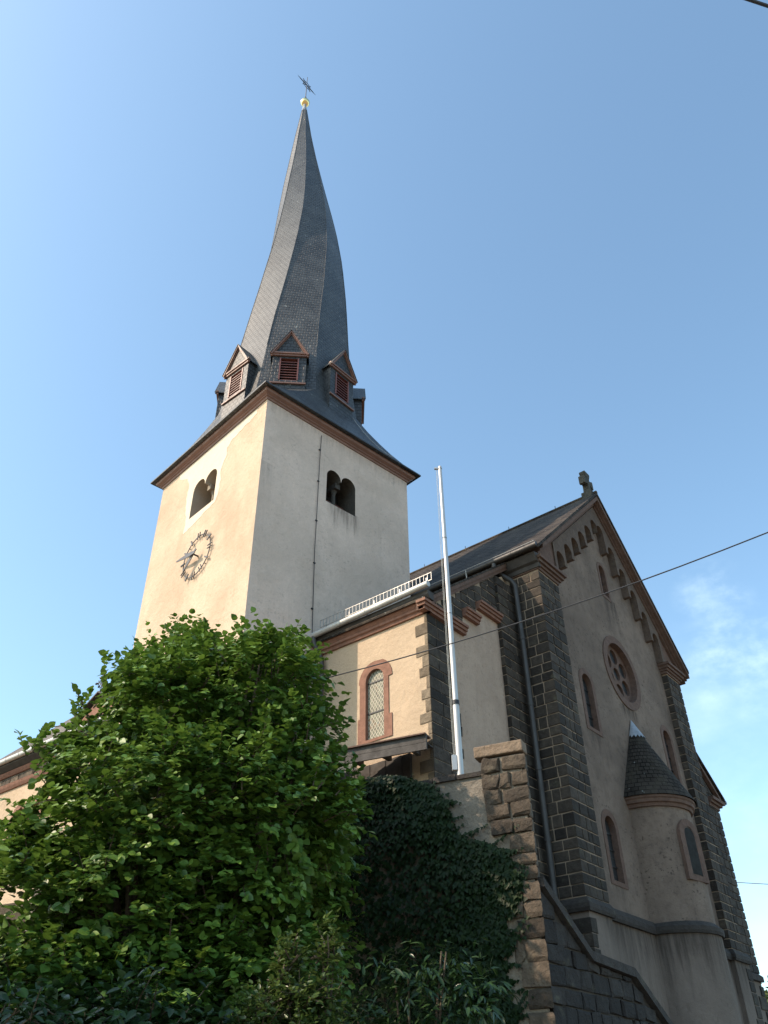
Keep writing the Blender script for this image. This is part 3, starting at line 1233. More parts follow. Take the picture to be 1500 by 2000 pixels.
# raking cornice and kneelers in sandstone
rk = MB()
for s in (-1, 1):
    x_e = CX + s * (4.40 if s < 0 else 4.72)
    for (o, h0, h1) in ((.26, .04, .12), (.33, .12, .18), (.43, .18, .33)):
        y0 = YW - o
        a = [(x_e, y0, gz(x_e) + h0), (CX, y0, gz(CX) + h0), (CX, y0, gz(CX) + h1), (x_e, y0, gz(x_e) + h1)]
        rk.prism(a, (0, o + .15, 0))
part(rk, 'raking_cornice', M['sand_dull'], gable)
for s in (-1, 1):
    kn = MB()
    xa, xb = (X0 - .02, X0 + 1.0) if s < 0 else (X1 - .98, X1 + .02)
    for (o, z0, z1) in ((.04, 13.04, 13.12), (.09, 13.12, 13.19), (.15, 13.19, 13.28), (.21, 13.28, 13.36)):
        kn.abox(xa - o * .6, xb + o, YP - o, YA, z0, z1)
    p = [(xa - .1, YP - .02, 13.36), (xb + .1, YP - .02, 13.36), (xb + .1, YP - .02, max(13.37, gz(xb + .1))), (xa - .1, YP - .02, max(13.37, gz(xa - .1)))]
    kn.prism(p, (0, .25, 0))
    part(kn, 'kneeler', M['sand_dull'], gable)

# stone cross on the gable top
xc = MB()
gx, gy, gz0 = 20.45, 7.92, 17.90
xc.abox(gx - .17, gx + .17, gy - .13, gy + .22, gz0 - .15, gz0 + .16)
pr = [(-.11, .15), (.11, .15), (.085, .55), (.12, .60), (.30, .50), (.36, .52), (.36, .86), (.30, .88), (.12, .78), (.09, .84), (.20, 1.08), (.20, 1.16), (-.20, 1.16), (-.20, 1.08), (-.09, .84), (-.12, .78), (-.30, .88), (-.36, .86), (-.36, .52), (-.30, .50), (-.12, .60), (-.085, .55)]
pr = [(a * .82, z * .86) for a, z in pr]
holed(xc, (gx, gy - .04, gz0), (1, 0, 0), Z, pr, [], 0, 0, 0, .2)
holed(xc, (gx, gy + .16, gz0), (-1, 0, 0), Z, pr, [])
part(xc, 'gable_cross', stone('dark_cross_stone', (.06, .058, .05), (.08, .075, .06)))

# chancel roof
cr = MB()
ZR, ZEV, XE = 18.02, 13.52, 15.80
yf, yb = 7.70, 30.0
for s in (-1, 1):
    xe = CX + s * (CX - XE)
    a = [(xe, yf, ZEV), (CX, yf, ZR), (CX, yb, ZR), (xe, yb, ZEV)]
    cr.prism(a, (0, 0, -.10))
roof = part(cr, 'chancel_roof', M['slate_roof'])
rt = MB()
rt.tube([(CX, yf, ZR + .01), (CX, yb, ZR + .01)], .06, 6)
part(rt, 'ridge_tile', M['slate_roof'], roof)
for y in (9.2, 11.0, 12.8, 14.6):
    hk = MB()
    hk.tube([(CX, y, ZR), (CX, y, ZR + .18)], .012, 5)
    part(hk, 'roof_hook', M['iron'], roof)
# chancel long wall above the aisle roof, eaves board
cw_ = MB()
cw_.quad((X0 + .05, 30, 5), (X0 + .05, YA, 5), (X0 + .05, YA, 13.5), (X0 + .05, 30, 13.5))
cw_.quad((X1 - .05, YA, 0), (X1 - .05, 30, 0), (X1 - .05, 30, 13.5), (X1 - .05, YA, 13.5))
part(cw_, 'chancel_wall', M['plaster_shaded'])
eb = MB()
eb.sweep([(X0, 30), (X0, YP - .1)], [(0, 13.06), (.07, 13.07), (.10, 13.17), (.17, 13.21), (.24, 13.34), (.27, 13.42), (0, 13.46)])
part(eb, 'eaves_moulding', M['wood_dark'])


def gutter(pts, r, mat, name='gutter', parent=None):
    g_ = MB()
    g_.tube(pts, r, 12)
    d = (V3(pts[-1]) - V3(pts[0])).normalized()
    L = (V3(pts[-1]) - V3(pts[0])).length
    k = int(L / .7)
    for i in range(1, k):
        p = V3(pts[0]) + d * L * i / k
        g_.tube([p - d * .012, p + d * .012], r + .008, 12)
    return part(g_, name, M[mat], parent, True)


gutter([(15.76, 21, 13.46), (15.76, 7.74, 13.50)], .07, 'zinc_dark')
hl = MB()                                         # bright upper lip of the gutter
hl.tube([(15.69, 14.5, 13.545), (15.69, 7.76, 13.57)], .013, 6)
part(hl, 'gutter_lip', M['zinc_light'])
pc = MB()
pc.tube([(15.70, 9.85, 13.58), (15.74, 9.85, 13.05)], .018, 6)
part(pc, 'gutter_bracket', M['zinc_light'])


def downpipe(pts, r, mat):
    g_ = MB()
    g_.tube(pts, r, 12)
    for a, b in zip(pts, pts[1:]):
        a, b = V3(a), V3(b)
        if abs((b - a).normalized().z) > .98:
            L = (b - a).length
            for i in range(1, int(L / 1.5) + 1):
                q = a + (b - a) * (i * 1.5 / L)
                g_.tube([q + Z * .04, q - Z * .04], r + .014, 12)
    return part(g_, 'downpipe', M[mat], None, True)


downpipe([(15.76, 9.02, 13.42), (15.76, 9.02, 13.25), (15.80, 8.92, 13.10), (15.94, 8.66, 12.85), (15.98, 8.60, 12.7), (15.98, 8.58, 11.0), (15.98, 8.58, 3.0)], .065, 'zinc_dark')

# ---- apse turret on the gable: half round wall with conical roof
AX, AR = 20.5, 1.03
ap = MB()
a0, a1 = pi, 2 * pi
ap.lathe((AX, YW, 0), [(AR, 5.2), (AR, 8.0)], 28, 0, a0, a1)
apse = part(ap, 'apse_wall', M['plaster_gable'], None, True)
ap2 = MB()
ap2.lathe((AX, YW - .06, 0), [(AR + .01, 0), (AR + .01, 5.2)], 28, 0, a0, a1)
part(ap2, 'apse_plinth', M['plaster_plinth'], apse, True)
ap3 = MB()
ap3.lathe((AX, YW - .04, 0), [(AR - .05, 5.11), (AR + .08, 5.11), (AR + .10, 5.17), (AR + .10, 5.25), (AR - .05, 5.38)], 28, 0, a0, a1)
part(ap3, 'apse_moulding', M['coping'], apse)
ap4 = MB()
ap4.lathe((AX, YW, 0), [(AR - .02, 7.86), (AR + .05, 7.86), (AR + .07, 7.93), (AR + .12, 7.95), (AR + .13, 8.02), (AR + .16, 8.05), (AR + .16, 8.10), (AR - .02, 8.12)], 28, 0, a0, a1)
part(ap4, 'apse_cornice', M['sand_dull'], apse)
cn = MB()
ncol = 28
tipz, eavz = 10.45, 8.10
ct = Vector((AX + .12, YW - .02, 0))
rowsC = [0, .25, .5, .75, .9]
for i in range(ncol):
    b0 = a0 + (a1 - a0) * i / ncol
    b1 = a0 + (a1 - a0) * (i + 1) / ncol
    for r0, r1 in zip([0, .2, .4, .6, .78], [.2, .4, .6, .78, 1.0]):
        def cp(b, f):
            e = Vector((AX + (AR + .20) * cos(b), YW + (AR + .20) * sin(b), eavz))
            q = e.lerp(Vector((ct.x, ct.y, tipz)), f)
            return q
        idx = len(cn.f)
        lead = r0 >= .78
        cn.add([cp(b0, r0), cp(b1, r0), cp(b1, r1), cp(b0, r1)], [(0, 1, 2, 3)])
        sl = 2.6
        cn.uvs[idx] = [((b0 - a0) * 1.1, r0 * sl), ((b1 - a0) * 1.1, r0 * sl), ((b1 - a0) * 1.1, r1 * sl), ((b0 - a0) * 1.1, r1 * sl)]
conr = part(cn, 'apse_roof', slate('apse_slate', (.030, .024, .019), (.050, .041, .033), .13, .17, (.05, .042, .03), .9))
ld = MB()
for i in range(ncol):
    b0 = a0 + (a1 - a0) * i / ncol
    b1 = a0 + (a1 - a0) * (i + 1) / ncol
    def cq(b, f):
        e = Vector((AX + (AR + .215) * cos(b), YW + (AR + .215) * sin(b), eavz + .02))
        return e.lerp(Vector((ct.x, ct.y - .01, tipz + .05)), f)
    jag = .76 + .02 * sin(i * 2.1)
    ld.add([cq(b0, jag), cq(b1, .76 + .02 * sin((i + 1) * 2.1)), cq(b1, 1), cq(b0, 1)], [(0, 1, 2, 3)])
part(ld, 'lead_cap', M['lead'], conr)
# apse window
phi = R(-11)
wn_ = Vector((sin(phi), -cos(phi), 0))
wu = Vector((cos(phi), sin(phi), 0))
wO = Vector((AX, YW, 0)) + wn_ * (AR + .004)
aw = MB()
holed(aw, wO + wn_ * .012, wu, Z, arch2(0, .40, 7.22, 6.22), [arch2(0, .25, 7.2, 6.34)], 0, 0, 0, .09)
aww = aw.build('window', M['sand_dull'], church)
ip = MB()                                          # splayed reveal and pane
for (p, q) in zip(arch2(0, .25, 7.2, 6.34), arch2(0, .25, 7.2, 6.34)[1:] + arch2(0, .25, 7.2, 6.34)[:1]):
    A = lambda s, d: wO + wu * s[0] + Z * s[1] + wn_ * d
    ip.quad(A(p, .011), A(q, .011), A((q[0] * .8, q[1]), .004), A((p[0] * .8, p[1]), .004))
part(ip, 'reveal', M['sand_dull'], aww)
pp = MB()
flat_poly(pp, wO + wn_ * .003, wu, Z, arch2(0, .22, 7.2, 6.36))
part(pp, 'pane', M['glass_dull'], aww)

# ---- side aisle (left of the chancel)
ais = MB()
ZA = 10.62
WA = (10.26, 9.33, 8.05, .245)                     # window: y, spring, bottom, half
fl = lambda y: 12.6 - y                            # a = distance from y=12.6 towards the corner
hole = [arch2(fl(WA[0]), WA[3] + .05, WA[1], WA[2] - .03)]
holed(ais, (XA, 12.6, 0), (0, -1, 0), Z, [(0, 3), (12.6 - YA, 3), (12.6 - YA, ZA), (0, ZA)], hole, .25)
# end wall (parallel to the gable)
holed(ais, (0, YA, 0), (1, 0, 0), Z, [(XA, 3), (X0 + .1, 3), (X0 + .1, 13.3), (XA + .02, 10.75), (XA, 10.6)], [])
aisle = part(ais, 'aisle_wall', [M['plaster_annex']])
endp = MB()                                         # greyer plaster on the shaded end wall
holed(endp, (0, YA - .012, 0), (1, 0, 0), Z, [(13.3, 4), (15.6, 4), (15.6, 12.4), (13.3, 10.7)], [], 0, 0, 0, .012)
part(endp, 'end_wall_plaster', plaster('end_wall_roughcast', (.48, .36, .275), (.34, .25, .19), .8, 1.4, .5, .4), aisle)
q2 = MB()
zc2 = courses(4.6, 10.42, .243, 12)
r3 = random.Random(5)
wl = [(.10 if i % 2 else .26) + r3.uniform(-.05, .07) for i in range(len(zc2))]
wr = [.92 + r3.uniform(-.10, .12) for i in range(len(zc2))]
q2.abox(XA + .003, XA + .9, YA - .016, YA + .05, 4.5, 10.45, 1)
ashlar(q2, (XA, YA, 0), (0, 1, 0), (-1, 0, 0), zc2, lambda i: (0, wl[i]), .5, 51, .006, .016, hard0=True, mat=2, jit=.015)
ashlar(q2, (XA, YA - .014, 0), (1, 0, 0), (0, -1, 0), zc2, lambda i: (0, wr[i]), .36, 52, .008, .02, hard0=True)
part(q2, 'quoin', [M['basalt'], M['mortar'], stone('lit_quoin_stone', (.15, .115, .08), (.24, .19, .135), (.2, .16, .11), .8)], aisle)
pl_ = MB()                                          # pilaster beside the pier
zc3 = courses(4.6, 12.74, .25, 14)
pl_.abox(15.32, X0, YA - .10, YA + .05, 4.5, 12.74, 1)
ashlar(pl_, (15.32, YA - .10, 0), (1, 0, 0), (0, -1, 0), zc3, lambda i: (0, X0 - 15.32), .36, 61, hard0=True)
ashlar(pl_, (15.32, YA - .10, 0), (0, 1, 0), (-1, 0, 0), zc3, lambda i: (0, .10), .36, 62, hard0=True)
part(pl_, 'pilaster', [M['basalt'], M['mortar']], aisle)
# stepped corbels under the verge
sc_ = MB()
st_ = MB()


def vz(x):
    return 10.62 + (x - 12.45) * .745              # underside of the verge


for (xa, xb, zt) in ((12.2, 13.75, 10.82), (13.72, 14.35, 11.34), (14.33, 15.33, 11.80)):
    for (o, h0, h1) in ((.06, -.20, -.13), (.10, -.13, -.06), (.14, -.06, 0)):
        sc_.abox(xa + .06 - (o if xa < 12.3 else 0), xb, YA - o - .05, YA + .05, zt + h0 - .2, zt + h1 - .2)
    zs_ = courses(zt - .2, zt + .95, .24, int(xa * 10))
    ashlar(st_, (0, YA - .03, 0), (1, 0, 0), (0, -1, 0), zs_, lambda i: (max(xa, XA), min(xb, 15.33)), .3, int(xa * 7), clamp=lambda a: vz(a) - .01)
    st_.prism([(max(xa, XA), YA - .03, zt - .2), (xb, YA - .03, zt - .2), (xb, YA - .03, vz(xb)), (max(xa, XA), YA - .03, max(zt - .19, vz(max(xa, XA))))], (0, .06, 0), 1)
part(sc_, 'corbel_moulding', M['sand'], aisle)
part(st_, 'stepped_stonework', [M['basalt'], M['mortar']], aisle)
vg = MB()                                            # verge cornice
for (o, h0, h1) in ((.08, 0, .10), (.11, .10, .20)):
    y0 = YA - o
    vg.prism([(12.2, y0, vz(12.2) + h0), (X0 - .02, y0, vz(X0) + h0), (X0 - .02, y0, vz(X0) + h1), (12.2, y0, vz(12.2) + h1)], (0, o + .1, 0))
part(vg, 'verge_cornice', M['sand_dull'], aisle)
# aisle roof (lean-to) and front cornice with gutter
ar_ = MB()
ar_.prism([(12.18, YA - .12, vz(12.18) + .21), (X0, YA - .12, vz(X0) + .21), (X0, 13.0, vz(X0) + .21), (12.18, 13.0, vz(12.18) + .21)], (0, 0, .06))
part(ar_, 'aisle_roof', M['slate_roof'])
ac = MB()
ac.sweep([(XA, 12.02), (XA, YA - .12)], [(-.05, 10.42), (.05, 10.42), (.07, 10.48), (.11, 10.50), (.11, 10.55), (.17, 10.62), (.17, 10.66), (-.05, 10.66)])
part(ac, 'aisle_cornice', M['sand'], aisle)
ad = MB()
ad.sweep([(XA, 12.02), (XA, YA - .20)], [(-.02, 10.66), (.12, 10.665), (.18, 10.76), (.19, 10.84), (-.02, 10.84)])
part(ad, 'eaves_board', M['wood_dark'], aisle)
gutter([(XA - .27, 12.0, 10.84), (XA - .27, YA - .28, 10.92)], .07, 'zinc')
sg = MB()
ya, yb2 = YA - .35, 11.7
for z in (11.0, 11.18):
    sg.box((XA - .24, ya, z), (.012, 0, 0), (0, yb2 - ya, 0), (0, 0, .013))
k = 32
for i in range(k + 1):
    y = ya + (yb2 - ya) * i / k
    sg.box((XA - .242, y, 11.02), (.014, 0, 0), (0, .009, 0), (0, 0, .18))
for i in range(5):
    y = ya + .12 + (yb2 - ya - .3) * i / 4
    sg.box((XA - .24, y, 10.9), (.03, 0, 0), (0, .03, 0), (.0, 0, .2))
part(sg, 'snow_guard', M['zinc_light'])
downpipe([(XA - .27, 11.86, 10.80), (XA - .26, 11.84, 10.62), (XA - .14, 11.74, 10.3), (XA - .10, 11.72, 10.1), (XA - .10, 11.72, 5.2)], .055, 'zinc_dark')
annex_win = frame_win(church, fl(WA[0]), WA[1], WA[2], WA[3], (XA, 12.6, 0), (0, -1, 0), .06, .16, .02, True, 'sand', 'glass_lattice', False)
for z in (8.62, 9.30):
    wb = MB()
    wb.box((XA + .045, WA[0] - WA[3], z), (.02, 0, 0), (0, 2 * WA[3], 0), (0, 0, .03))
    part(wb, 'window_bar', M['iron'], annex_win)

# far aisle, mirrored beyond the right pier
fa = MB()
XM = 28.3
fa.quad((X1 - .1, YA, 0), (XM, YA, 0), (XM, YA, 10.4), (X1 - .1, YA, 12.9))
fa.quad((XM, YA, 0), (XM, 30, 0), (XM, 30, 10.5), (XM, YA, 10.5))
zc4 = courses(5.3, 10.3, .25, 15)
ashlar(fa, (X1, YA - .01, 0), (1, 0, 0), (0, -1, 0), courses(5.3, 12.6, .25, 16), lambda i: (0, XM - X1), .38, 71, hard1=True, clamp=lambda a: 12.75 - a * .72, mat=1)
far = part(fa, 'far_aisle_wall', [M['plaster_plinth'], M['basalt']])
fr_ = MB()
fr_.prism([(X1 - .1, YA - .2, 13.0), (XM + .38, YA - .2, 10.39), (XM + .38, 30, 10.39), (X1 - .1, 30, 13.0)], (0, 0, .07))
part(fr_, 'far_aisle_roof', M['slate_roof'], far)
fk = MB()
fk.prism([(X1, YA - .14, 12.74), (XM + .2, YA - .14, 10.30), (XM + .2, YA - .14, 10.42), (X1, YA - .14, 12.9)], (0, .12, 0))
for (o, z0, z1) in ((.06, 10.02, 10.12), (.14, 10.12, 10.2), (.22, 10.2, 10.3)):
    fk.abox(XM - .8, XM + o, YA - o, YA + .2, z0, z1)
part(fk, 'verge_cornice', M['sand_dull'], far)
gutter([(XM + .42, YA - .2, 10.36), (XM + .42, 29, 10.36)], .07, 'zinc_dark', parent=far)
fm = MB()
fm.sweep([(X1 + .05, YA - .05), (XM + .03, YA - .05), (XM + .03, 29)], [(-.1, 5.08), (.04, 5.1), (.04, 5.24), (-.1, 5.36)])
part(fm, 'plinth_moulding', M['coping'], far)
fq = MB()
ashlar(fq, (XM, YA - .005, 0), (-1, 0, 0), (0, -1, 0), courses(1.5, 5.0, .3, 88), lambda i: (0, .55 if i % 2 else .25), .6, 81, .012, .03, hard0=True)
part(fq, 'quoin', M['basalt'], far)

# ---- nave aisle beyond the tower, at the far left
na = MB()
NE = 26.0
nw = [(23.78, 9.18, 7.6, .26), (22.98, 9.18, 7.6, .26)]
holed(na, (XA, NE + 2, 0), (0, -1, 0), Z, [(0, 3), (NE + 2 - 15.5, 3), (NE + 2 - 15.5, 10.4), (0, 10.4)], [arch2(NE + 2 - y, h + .04, zs, zb) for y, zs, zb, h in nw], .25)
nave = part(na, 'nave_wall', M['plaster_annex'])
for (y, zs, zb, h) in nw:
    frame_win(church, NE + 2 - y, zs, zb, h, (XA, NE + 2, 0), (0, -1, 0), .16, .17, .02, False, 'sand', 'glass_lattice', False)
nc = MB()
nc.sweep([(XA, NE), (XA, 16)], [(-.05, 10.18), (.05, 10.18), (.10, 10.26), (.13, 10.34), (.04, 10.36), (.04, 10.36)])
nc.sweep([(XA, NE), (XA, 16)], [(-.05, 10.62), (.06, 10.62), (.11, 10.68), (.15, 10.74), (-.05, 10.76)])
part(nc, 'nave_cornice', M['sand'], nave)
ns = MB()
ashlar(ns, (XA, 16, 0), (0, 1, 0), (-1, 0, 0), [10.36, 10.62], lambda i: (0, NE - 16), .34, 91, .01, .03)
ns.quad((XA - .005, NE, 10.3), (XA - .005, 16, 10.3), (XA - .005, 16, 10.66), (XA - .005, NE, 10.66), 1)
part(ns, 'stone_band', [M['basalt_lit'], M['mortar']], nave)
nb = MB()
nb.sweep([(XA, NE), (XA, 16)], [(-.02, 10.76), (.14, 10.765), (.30, 10.88), (.30, 10.98), (-.02, 11.0)])
part(nb, 'eaves_board', M['wood_dark'], nave)
gutter([(XA - .36, NE + .1, 11.0), (XA - .36, 16, 11.0)], .08, 'zinc', parent=nave)
nr = MB()
K = 1.08
nr.add([(XA - .36, NE + .1, 11.06), (XA - .36, 15, 11.06), (X0, 15, 11.06 + K * (X0 - XA + .36)), (X0, NE + .1 - (X0 - XA + .36), 11.06 + K * (X0 - XA + .36))], [(0, 1, 2, 3)])
nr.add([(XA - .36, NE + .1, 11.06), (X0, NE + .1 - (X0 - XA + .36), 11.06 + K * (X0 - XA + .36)), (X0 + 3, NE + .1, 11.06)], [(0, 1, 2)])
part(nr, 'nave_roof', M['slate_aisle'], nave)
# small cross gable on that aisle with its wrought iron finials
cg = MB()
ya, yc_, yb3 = 22.15, 20.6, 19.05
cg.add([(XA - .1, ya, 10.9), (XA - .1, yb3, 10.9), (XA - .1, yc_, 11.98)], [(0, 1, 2)])
crossg = part(cg, 'cross_gable', M['sand'], nave)
cgr = MB()
for s, y in ((1, ya), (-1, yb3)):
    ye = y + s * .25
    pts = [(ye, 10.98), (y - s * .1, 11.14), (y - s * .5, 11.5), (yc_, 12.08)]
    for (p, q) in zip(pts, pts[1:]):
        cgr.prism([(XA - .22, p[0], p[1]), (XA - .22, q[0], q[1]), (X0, q[0], q[1]), (X0, p[0], p[1])], (0, 0, .05))
part(cgr, 'cross_gable_roof', M['wood_dark'], nave)
fi = MB()


def finial(mb, p, h, r):
    p = V3(p)
    c = p + Z * h
    yv = Vector((0, 1, 0))
    mb.tube([p, c + Z * r * 1.6], .016, 5)
    for a in range(0, 360, 45):
        d = yv * cos(R(a)) + Z * sin(R(a))
        L = r if a % 90 else r * 1.5
        mb.tube([c, c + d * L], .013, 5)
        mb.tube([c + d * (L - .03), c + d * (L + .03)], .032, 6)
        if a % 90 == 0:
            e = yv * -sin(R(a)) + Z * cos(R(a))
            for s in (-1, 1):
                mb.tube([c + d * r * .85, c + d * r * 1.05 + e * s * .075], .015, 5)
    mb.tube([c + yv * r * .62 * cos(2 * pi * i / 16) + Z * r * .62 * sin(2 * pi * i / 16) for i in range(17)], .012, 5, False)
    mb.tube([c + Z * .0, c + Z * .01], .05, 6)


finial(fi, (XA - .1, yc_ + .06, 12.1), .40, .2)
part(fi, 'roof_finial', M['iron'], nave)
fj = MB()
fj.tube([(XA - .1, 21.52, 11.8), (XA - .1, 21.52, 12.35)], .012, 5)
fj.tube([(XA - .1, 21.42, 12.08), (XA - .1, 21.62, 12.08)], .012, 5)
fj.tube([(XA - .1, 21.46, 12.16), (XA - .1, 21.58, 12.16)], .010, 5)
part(fj, 'roof_finial', M['iron'], nave, label='small thin finial left of the large one')

# ---- porch roof in front of the aisle
po = MB()
pd = Vector((-.2368, .9716, 0))
pn = Vector((.9716, .2368, 0))
p0 = Vector((11.62, 8.42, 7.40))
pk = Vector((.77, .43, 0))
Lp = 4.2
po.box(p0 - Z * .27, pd * Lp, pn * .04, Z * .13)
po.box(p0 - Z * .135, pd * Lp, pn * .045, Z * .135)
po.box(p0 - Z * .14 + pn * .06, pk * .92 + Z * .22, pd * Lp, Z * .02)
for i in range(7):
    po.box(p0 - Z * .25 + pd * (.25 + i * .6) + pn * .05, pk * .92 + Z * .22, pd * .08, Z * .10)
porch = part(po, 'porch_fascia', M['wood_dark'])
pr_ = MB()
pr_.box(p0 + pd * .0 - pn * .05 + Z * .0, pk * 1.04 + Z * .26, pd * (Lp + .02), Z * .025)
part(pr_, 'porch_roof', M['sand_dull'], porch)
dp = MB()  # dark boards added to stand for the shade under the porch
for i in range(12):
    y = 9.35 + i * .2
    dp.abox(XA - .06 - .012 * (i % 2), XA + .01, y, y + .195, 4.8, 7.5, var=(i % 3) * .3)
part(dp, 'porch_shade_boards', M['wood_dark'], porch)

# ------------------------------------------------------------------ flagpole
fpx = Vector((11.72, 7.8, 0))
fp = thing('flagpole', 'tall bare aluminium flagpole behind the retaining wall', 'flagpole', (fpx.x, fpx.y, 5.1))
m_ = MB()
m_.tube([fpx + Z * 5.1, fpx + Z * 7.85], [.062, .058], 18)
m_.tube([fpx + Z * 7.85, fpx + Z * 13.4], [.052, .038], 18)
part(m_, 'pole', M['alu'], fp, True)
for z, h_, r_c in ((7.82, .08, .068), (9.7, .012, .049), (11.5, .012, .047)):
    m_ = MB()
    m_.tube([fpx + Z * z, fpx + Z * (z + h_)], r_c, 18)
    part(m_, 'joint_collar', M['iron'], fp, True)
m_ = MB()
sidev = Vector((-.637, .771, 0))
m_.lathe(fpx, [(.001, 13.46), (.035, 13.45), (.045, 13.41), (.045, 13.38)][::-1], 14)
m_.box(fpx + sidev * .03 + Z * 13.37 - Vector((.02, .02, 0)), sidev * .10, Vector((.04, .03, 0)), Z * .035)
part(m_, 'pole_cap', M['alu'], fp)
m_ = MB()
for o in (.065, .085):
    m_.tube([fpx + sidev * o + Z * 13.38, fpx + sidev * (o + .015) + Z * 10, fpx + sidev * (o + .01) + Z * 6.9], .004, 5)
part(m_, 'halyard', M['rope'], fp)
m_ = MB()
m_.box(fpx + sidev * .05 - Vector((.771, .637, 0)) * .05 + Z * 6.62, sidev * .085, Vector((.771, .637, 0)) * .07, Z * .26)
part(m_, 'crank_box', M['alu'], fp)

# ------------------------------------------------------------------ retaining wall and stair wall
WC = Vector((10.35, 5.8, 0))
wt = Vector((-.2368, .9716, 0))
wn = Vector((-.9716, -.2368, 0))
rw = thing('retaining_wall', 'ivy covered retaining wall with a capped stone end pier', 'wall', (10.35, 5.8, 0))
b = MB()
b.box(WC + wt * .02, wt * 9, -wn * .16, Z * 5.80)
part(b, 'wall_face', M['plaster_old'], rw)
b = MB()
rr = random.Random(4)
x = .6
while x < 8.8:
    L = rr.uniform(.35, .7)
    b.box(WC + wt * x + wn * rr.uniform(.03, .06) + Z * 5.80, wt * (L - .015), -wn * .42, Z * rr.uniform(.05, .085), var=rr.random())
    x += L
part(b, 'wall_coping', M['coping'], rw)
b = MB()
zc5 = [1.2, 1.62, 1.9, 2.22, 2.5, 2.82, 3.06, 3.34, 3.60, 3.85, 4.08, 4.30, 4.49, 4.66, 4.92, 5.13, 5.36, 5.56, 5.80, 6.03]
rr = random.Random(11)
wid = [.32, .5, .36, .42, .3, .25, .33, .40, .30, .42, .24, .40, .38, .30, .55, .62, .60, .60, .62]
b.box(WC + wt * .02 + wn * .004, wt * .58, -wn * .17, Z * 6.03, 1)
ashlar(b, WC + wn * .002, wt, wn, zc5, lambda i: (0, wid[i] + rr.uniform(-.02, .03)), .27, 101, .016, .055, hard0=True, jit=.05)
# end face of the raised pier
ashlar(b, WC, -wn, -wt, zc5, lambda i: (0, .16), .5, 102, .011, .02, hard0=True, jit=.012)
part(b, 'end_pier', [M['basalt_lit'], plaster('rough_wall_mortar', (.30, .25, .19), (.17, .14, .105), .9, 2.0, .6, .5)], rw)
b = MB()
b.box(WC + wt * -.03 + wn * .05 + Z * 6.06, wt * .75, -wn * .24, Z * .17)
cap = part(b, 'cap_stone', M['coping_light'], rw)
bv = cap.modifiers.new('bevel', 'BEVEL')
bv.width = .018
bv.segments = 2

sw = thing('stair_wall', 'dark rubble stair wall with stepped sloping coping below the gable', 'wall', (10.4, 5.8, 0))


def cop(x):
    return interp([(10.25, 4.30), (11.50, 3.47), (12.75, 3.40), (13.95, 2.66), (17.5, .6)], x)


b = MB()
poly = [(10.40, 0), (17.5, 0), (17.5, cop(17.5)), (13.95, cop(13.95)), (12.75, cop(12.75)), (11.5, cop(11.5)), (10.40, cop(10.40))]
holed(b, (0, 5.80, 0), (1, 0, 0), Z, poly, [], 0, 1, 1)
holed(b, (0, 6.10, 0), (-1, 0, 0), Z, [(-a, z) for a, z in poly], [], 0, 1, 1)
ashlar(b, (10.38, 5.80, 0), (1, 0, 0), (0, -1, 0), courses(.1, 4.4, .25, 17, .3), lambda i: (0, 7.0), .36, 111, .012, .045, hard0=True, clamp=lambda a: cop(10.38 + a) - .02, jit=.035)
part(b, 'wall_face', [M['basalt_dark'], plaster('dark_mortar', (.085, .072, .06), (.05, .042, .036), .7, 1, .5, .2)], sw)
b = MB()
xs = [10.37, 11.50, 12.75, 13.95, 17.5]
for a, c in zip(xs, xs[1:]):
    b.prism([(a + .004, 5.70, cop(a)), (c - .004, 5.70, cop(c)), (c - .004, 5.70, cop(c) + .12), (a + .004, 5.70, cop(a) + .12)], (0, .46, 0))
part(b, 'sloping_coping', M['coping'], sw)
b = MB()                                            # flight of steps behind the stair wall
for i in range(24):
    x = 17.2 - i * .27
    b.abox(x, x + .30, 6.1, 7.75, 0, .17 * (i + 1))
stp = b.build('stairs', M['coping'])
stp['kind'] = 'structure'

# ------------------------------------------------------------------ overhead wires
def wire(name, lab, pts, r):
    m = MB()
    m.tube(pts, r, 6)
    o = m.build(name, M['cable'], None, True, origin=tuple(pts[0]))
    tag(o, lab, 'cable', 'overhead wires')


def sagged(a, b, sag, n=30):
    a, b = V3(a), V3(b)
    return [a.lerp(b, i / n) - Z * (sag * 4 * (i / n) * (1 - i / n)) for i in range(n + 1)]


wp = [(9.69, .28, 7.44), (9.02, 1.15, 7.02), (8.34, 2.05, 6.66), (7.78, 3.05, 6.43), (7.40, 4.01, 6.25), (7.04, 5.20, 6.08), (6.75, 6.25, 5.98), (6.3, 7.9, 5.88), (5.8, 9.8, 5.85)]
CAMP = Vector((0, 0, 1.6))
ra, rb = Vector((.927, .149, .579)), Vector((.673, .627, .445))
A_ = CAMP + ra * 9
B_ = CAMP + rb * 10.6
dirs = [(0.0, ra), (.30, None), (.62, None)]
span = (B_ - A_)
mid = lambda f, s: A_ + span * f - Z * s
wpts = [A_ - span * 1.2 + Z * 2.2, A_ - span * .5 + Z * .62, A_]
for i in range(1, 12):
    f = i / 11
    wpts.append(mid(f, .42 * f * (1 - f)))
for i in range(1, 8):
    f = i / 7
    wpts.append(B_ + span * (f * .9) + Z * (.42 * f * .9 + .34 * f * f))
wire('overhead_wire', 'black overhead wire sagging across the church front', wpts, .0075)
far_a, far_b = CAMP + Vector((1.120, .311, .246)) * 34, CAMP + Vector((1.087, .348, .248)) * 36
dv = far_b - far_a
wire('overhead_wire', 'thin distant wire in the sky right of the gable', sagged(far_a - dv * 4, far_b + dv * 3, .25), .016)
na_, nb_ = CAMP + Vector((.633, -.098, 1.086)) * 4, CAMP + Vector((.616, -.084, 1.092)) * 4.0
dv = nb_ - na_
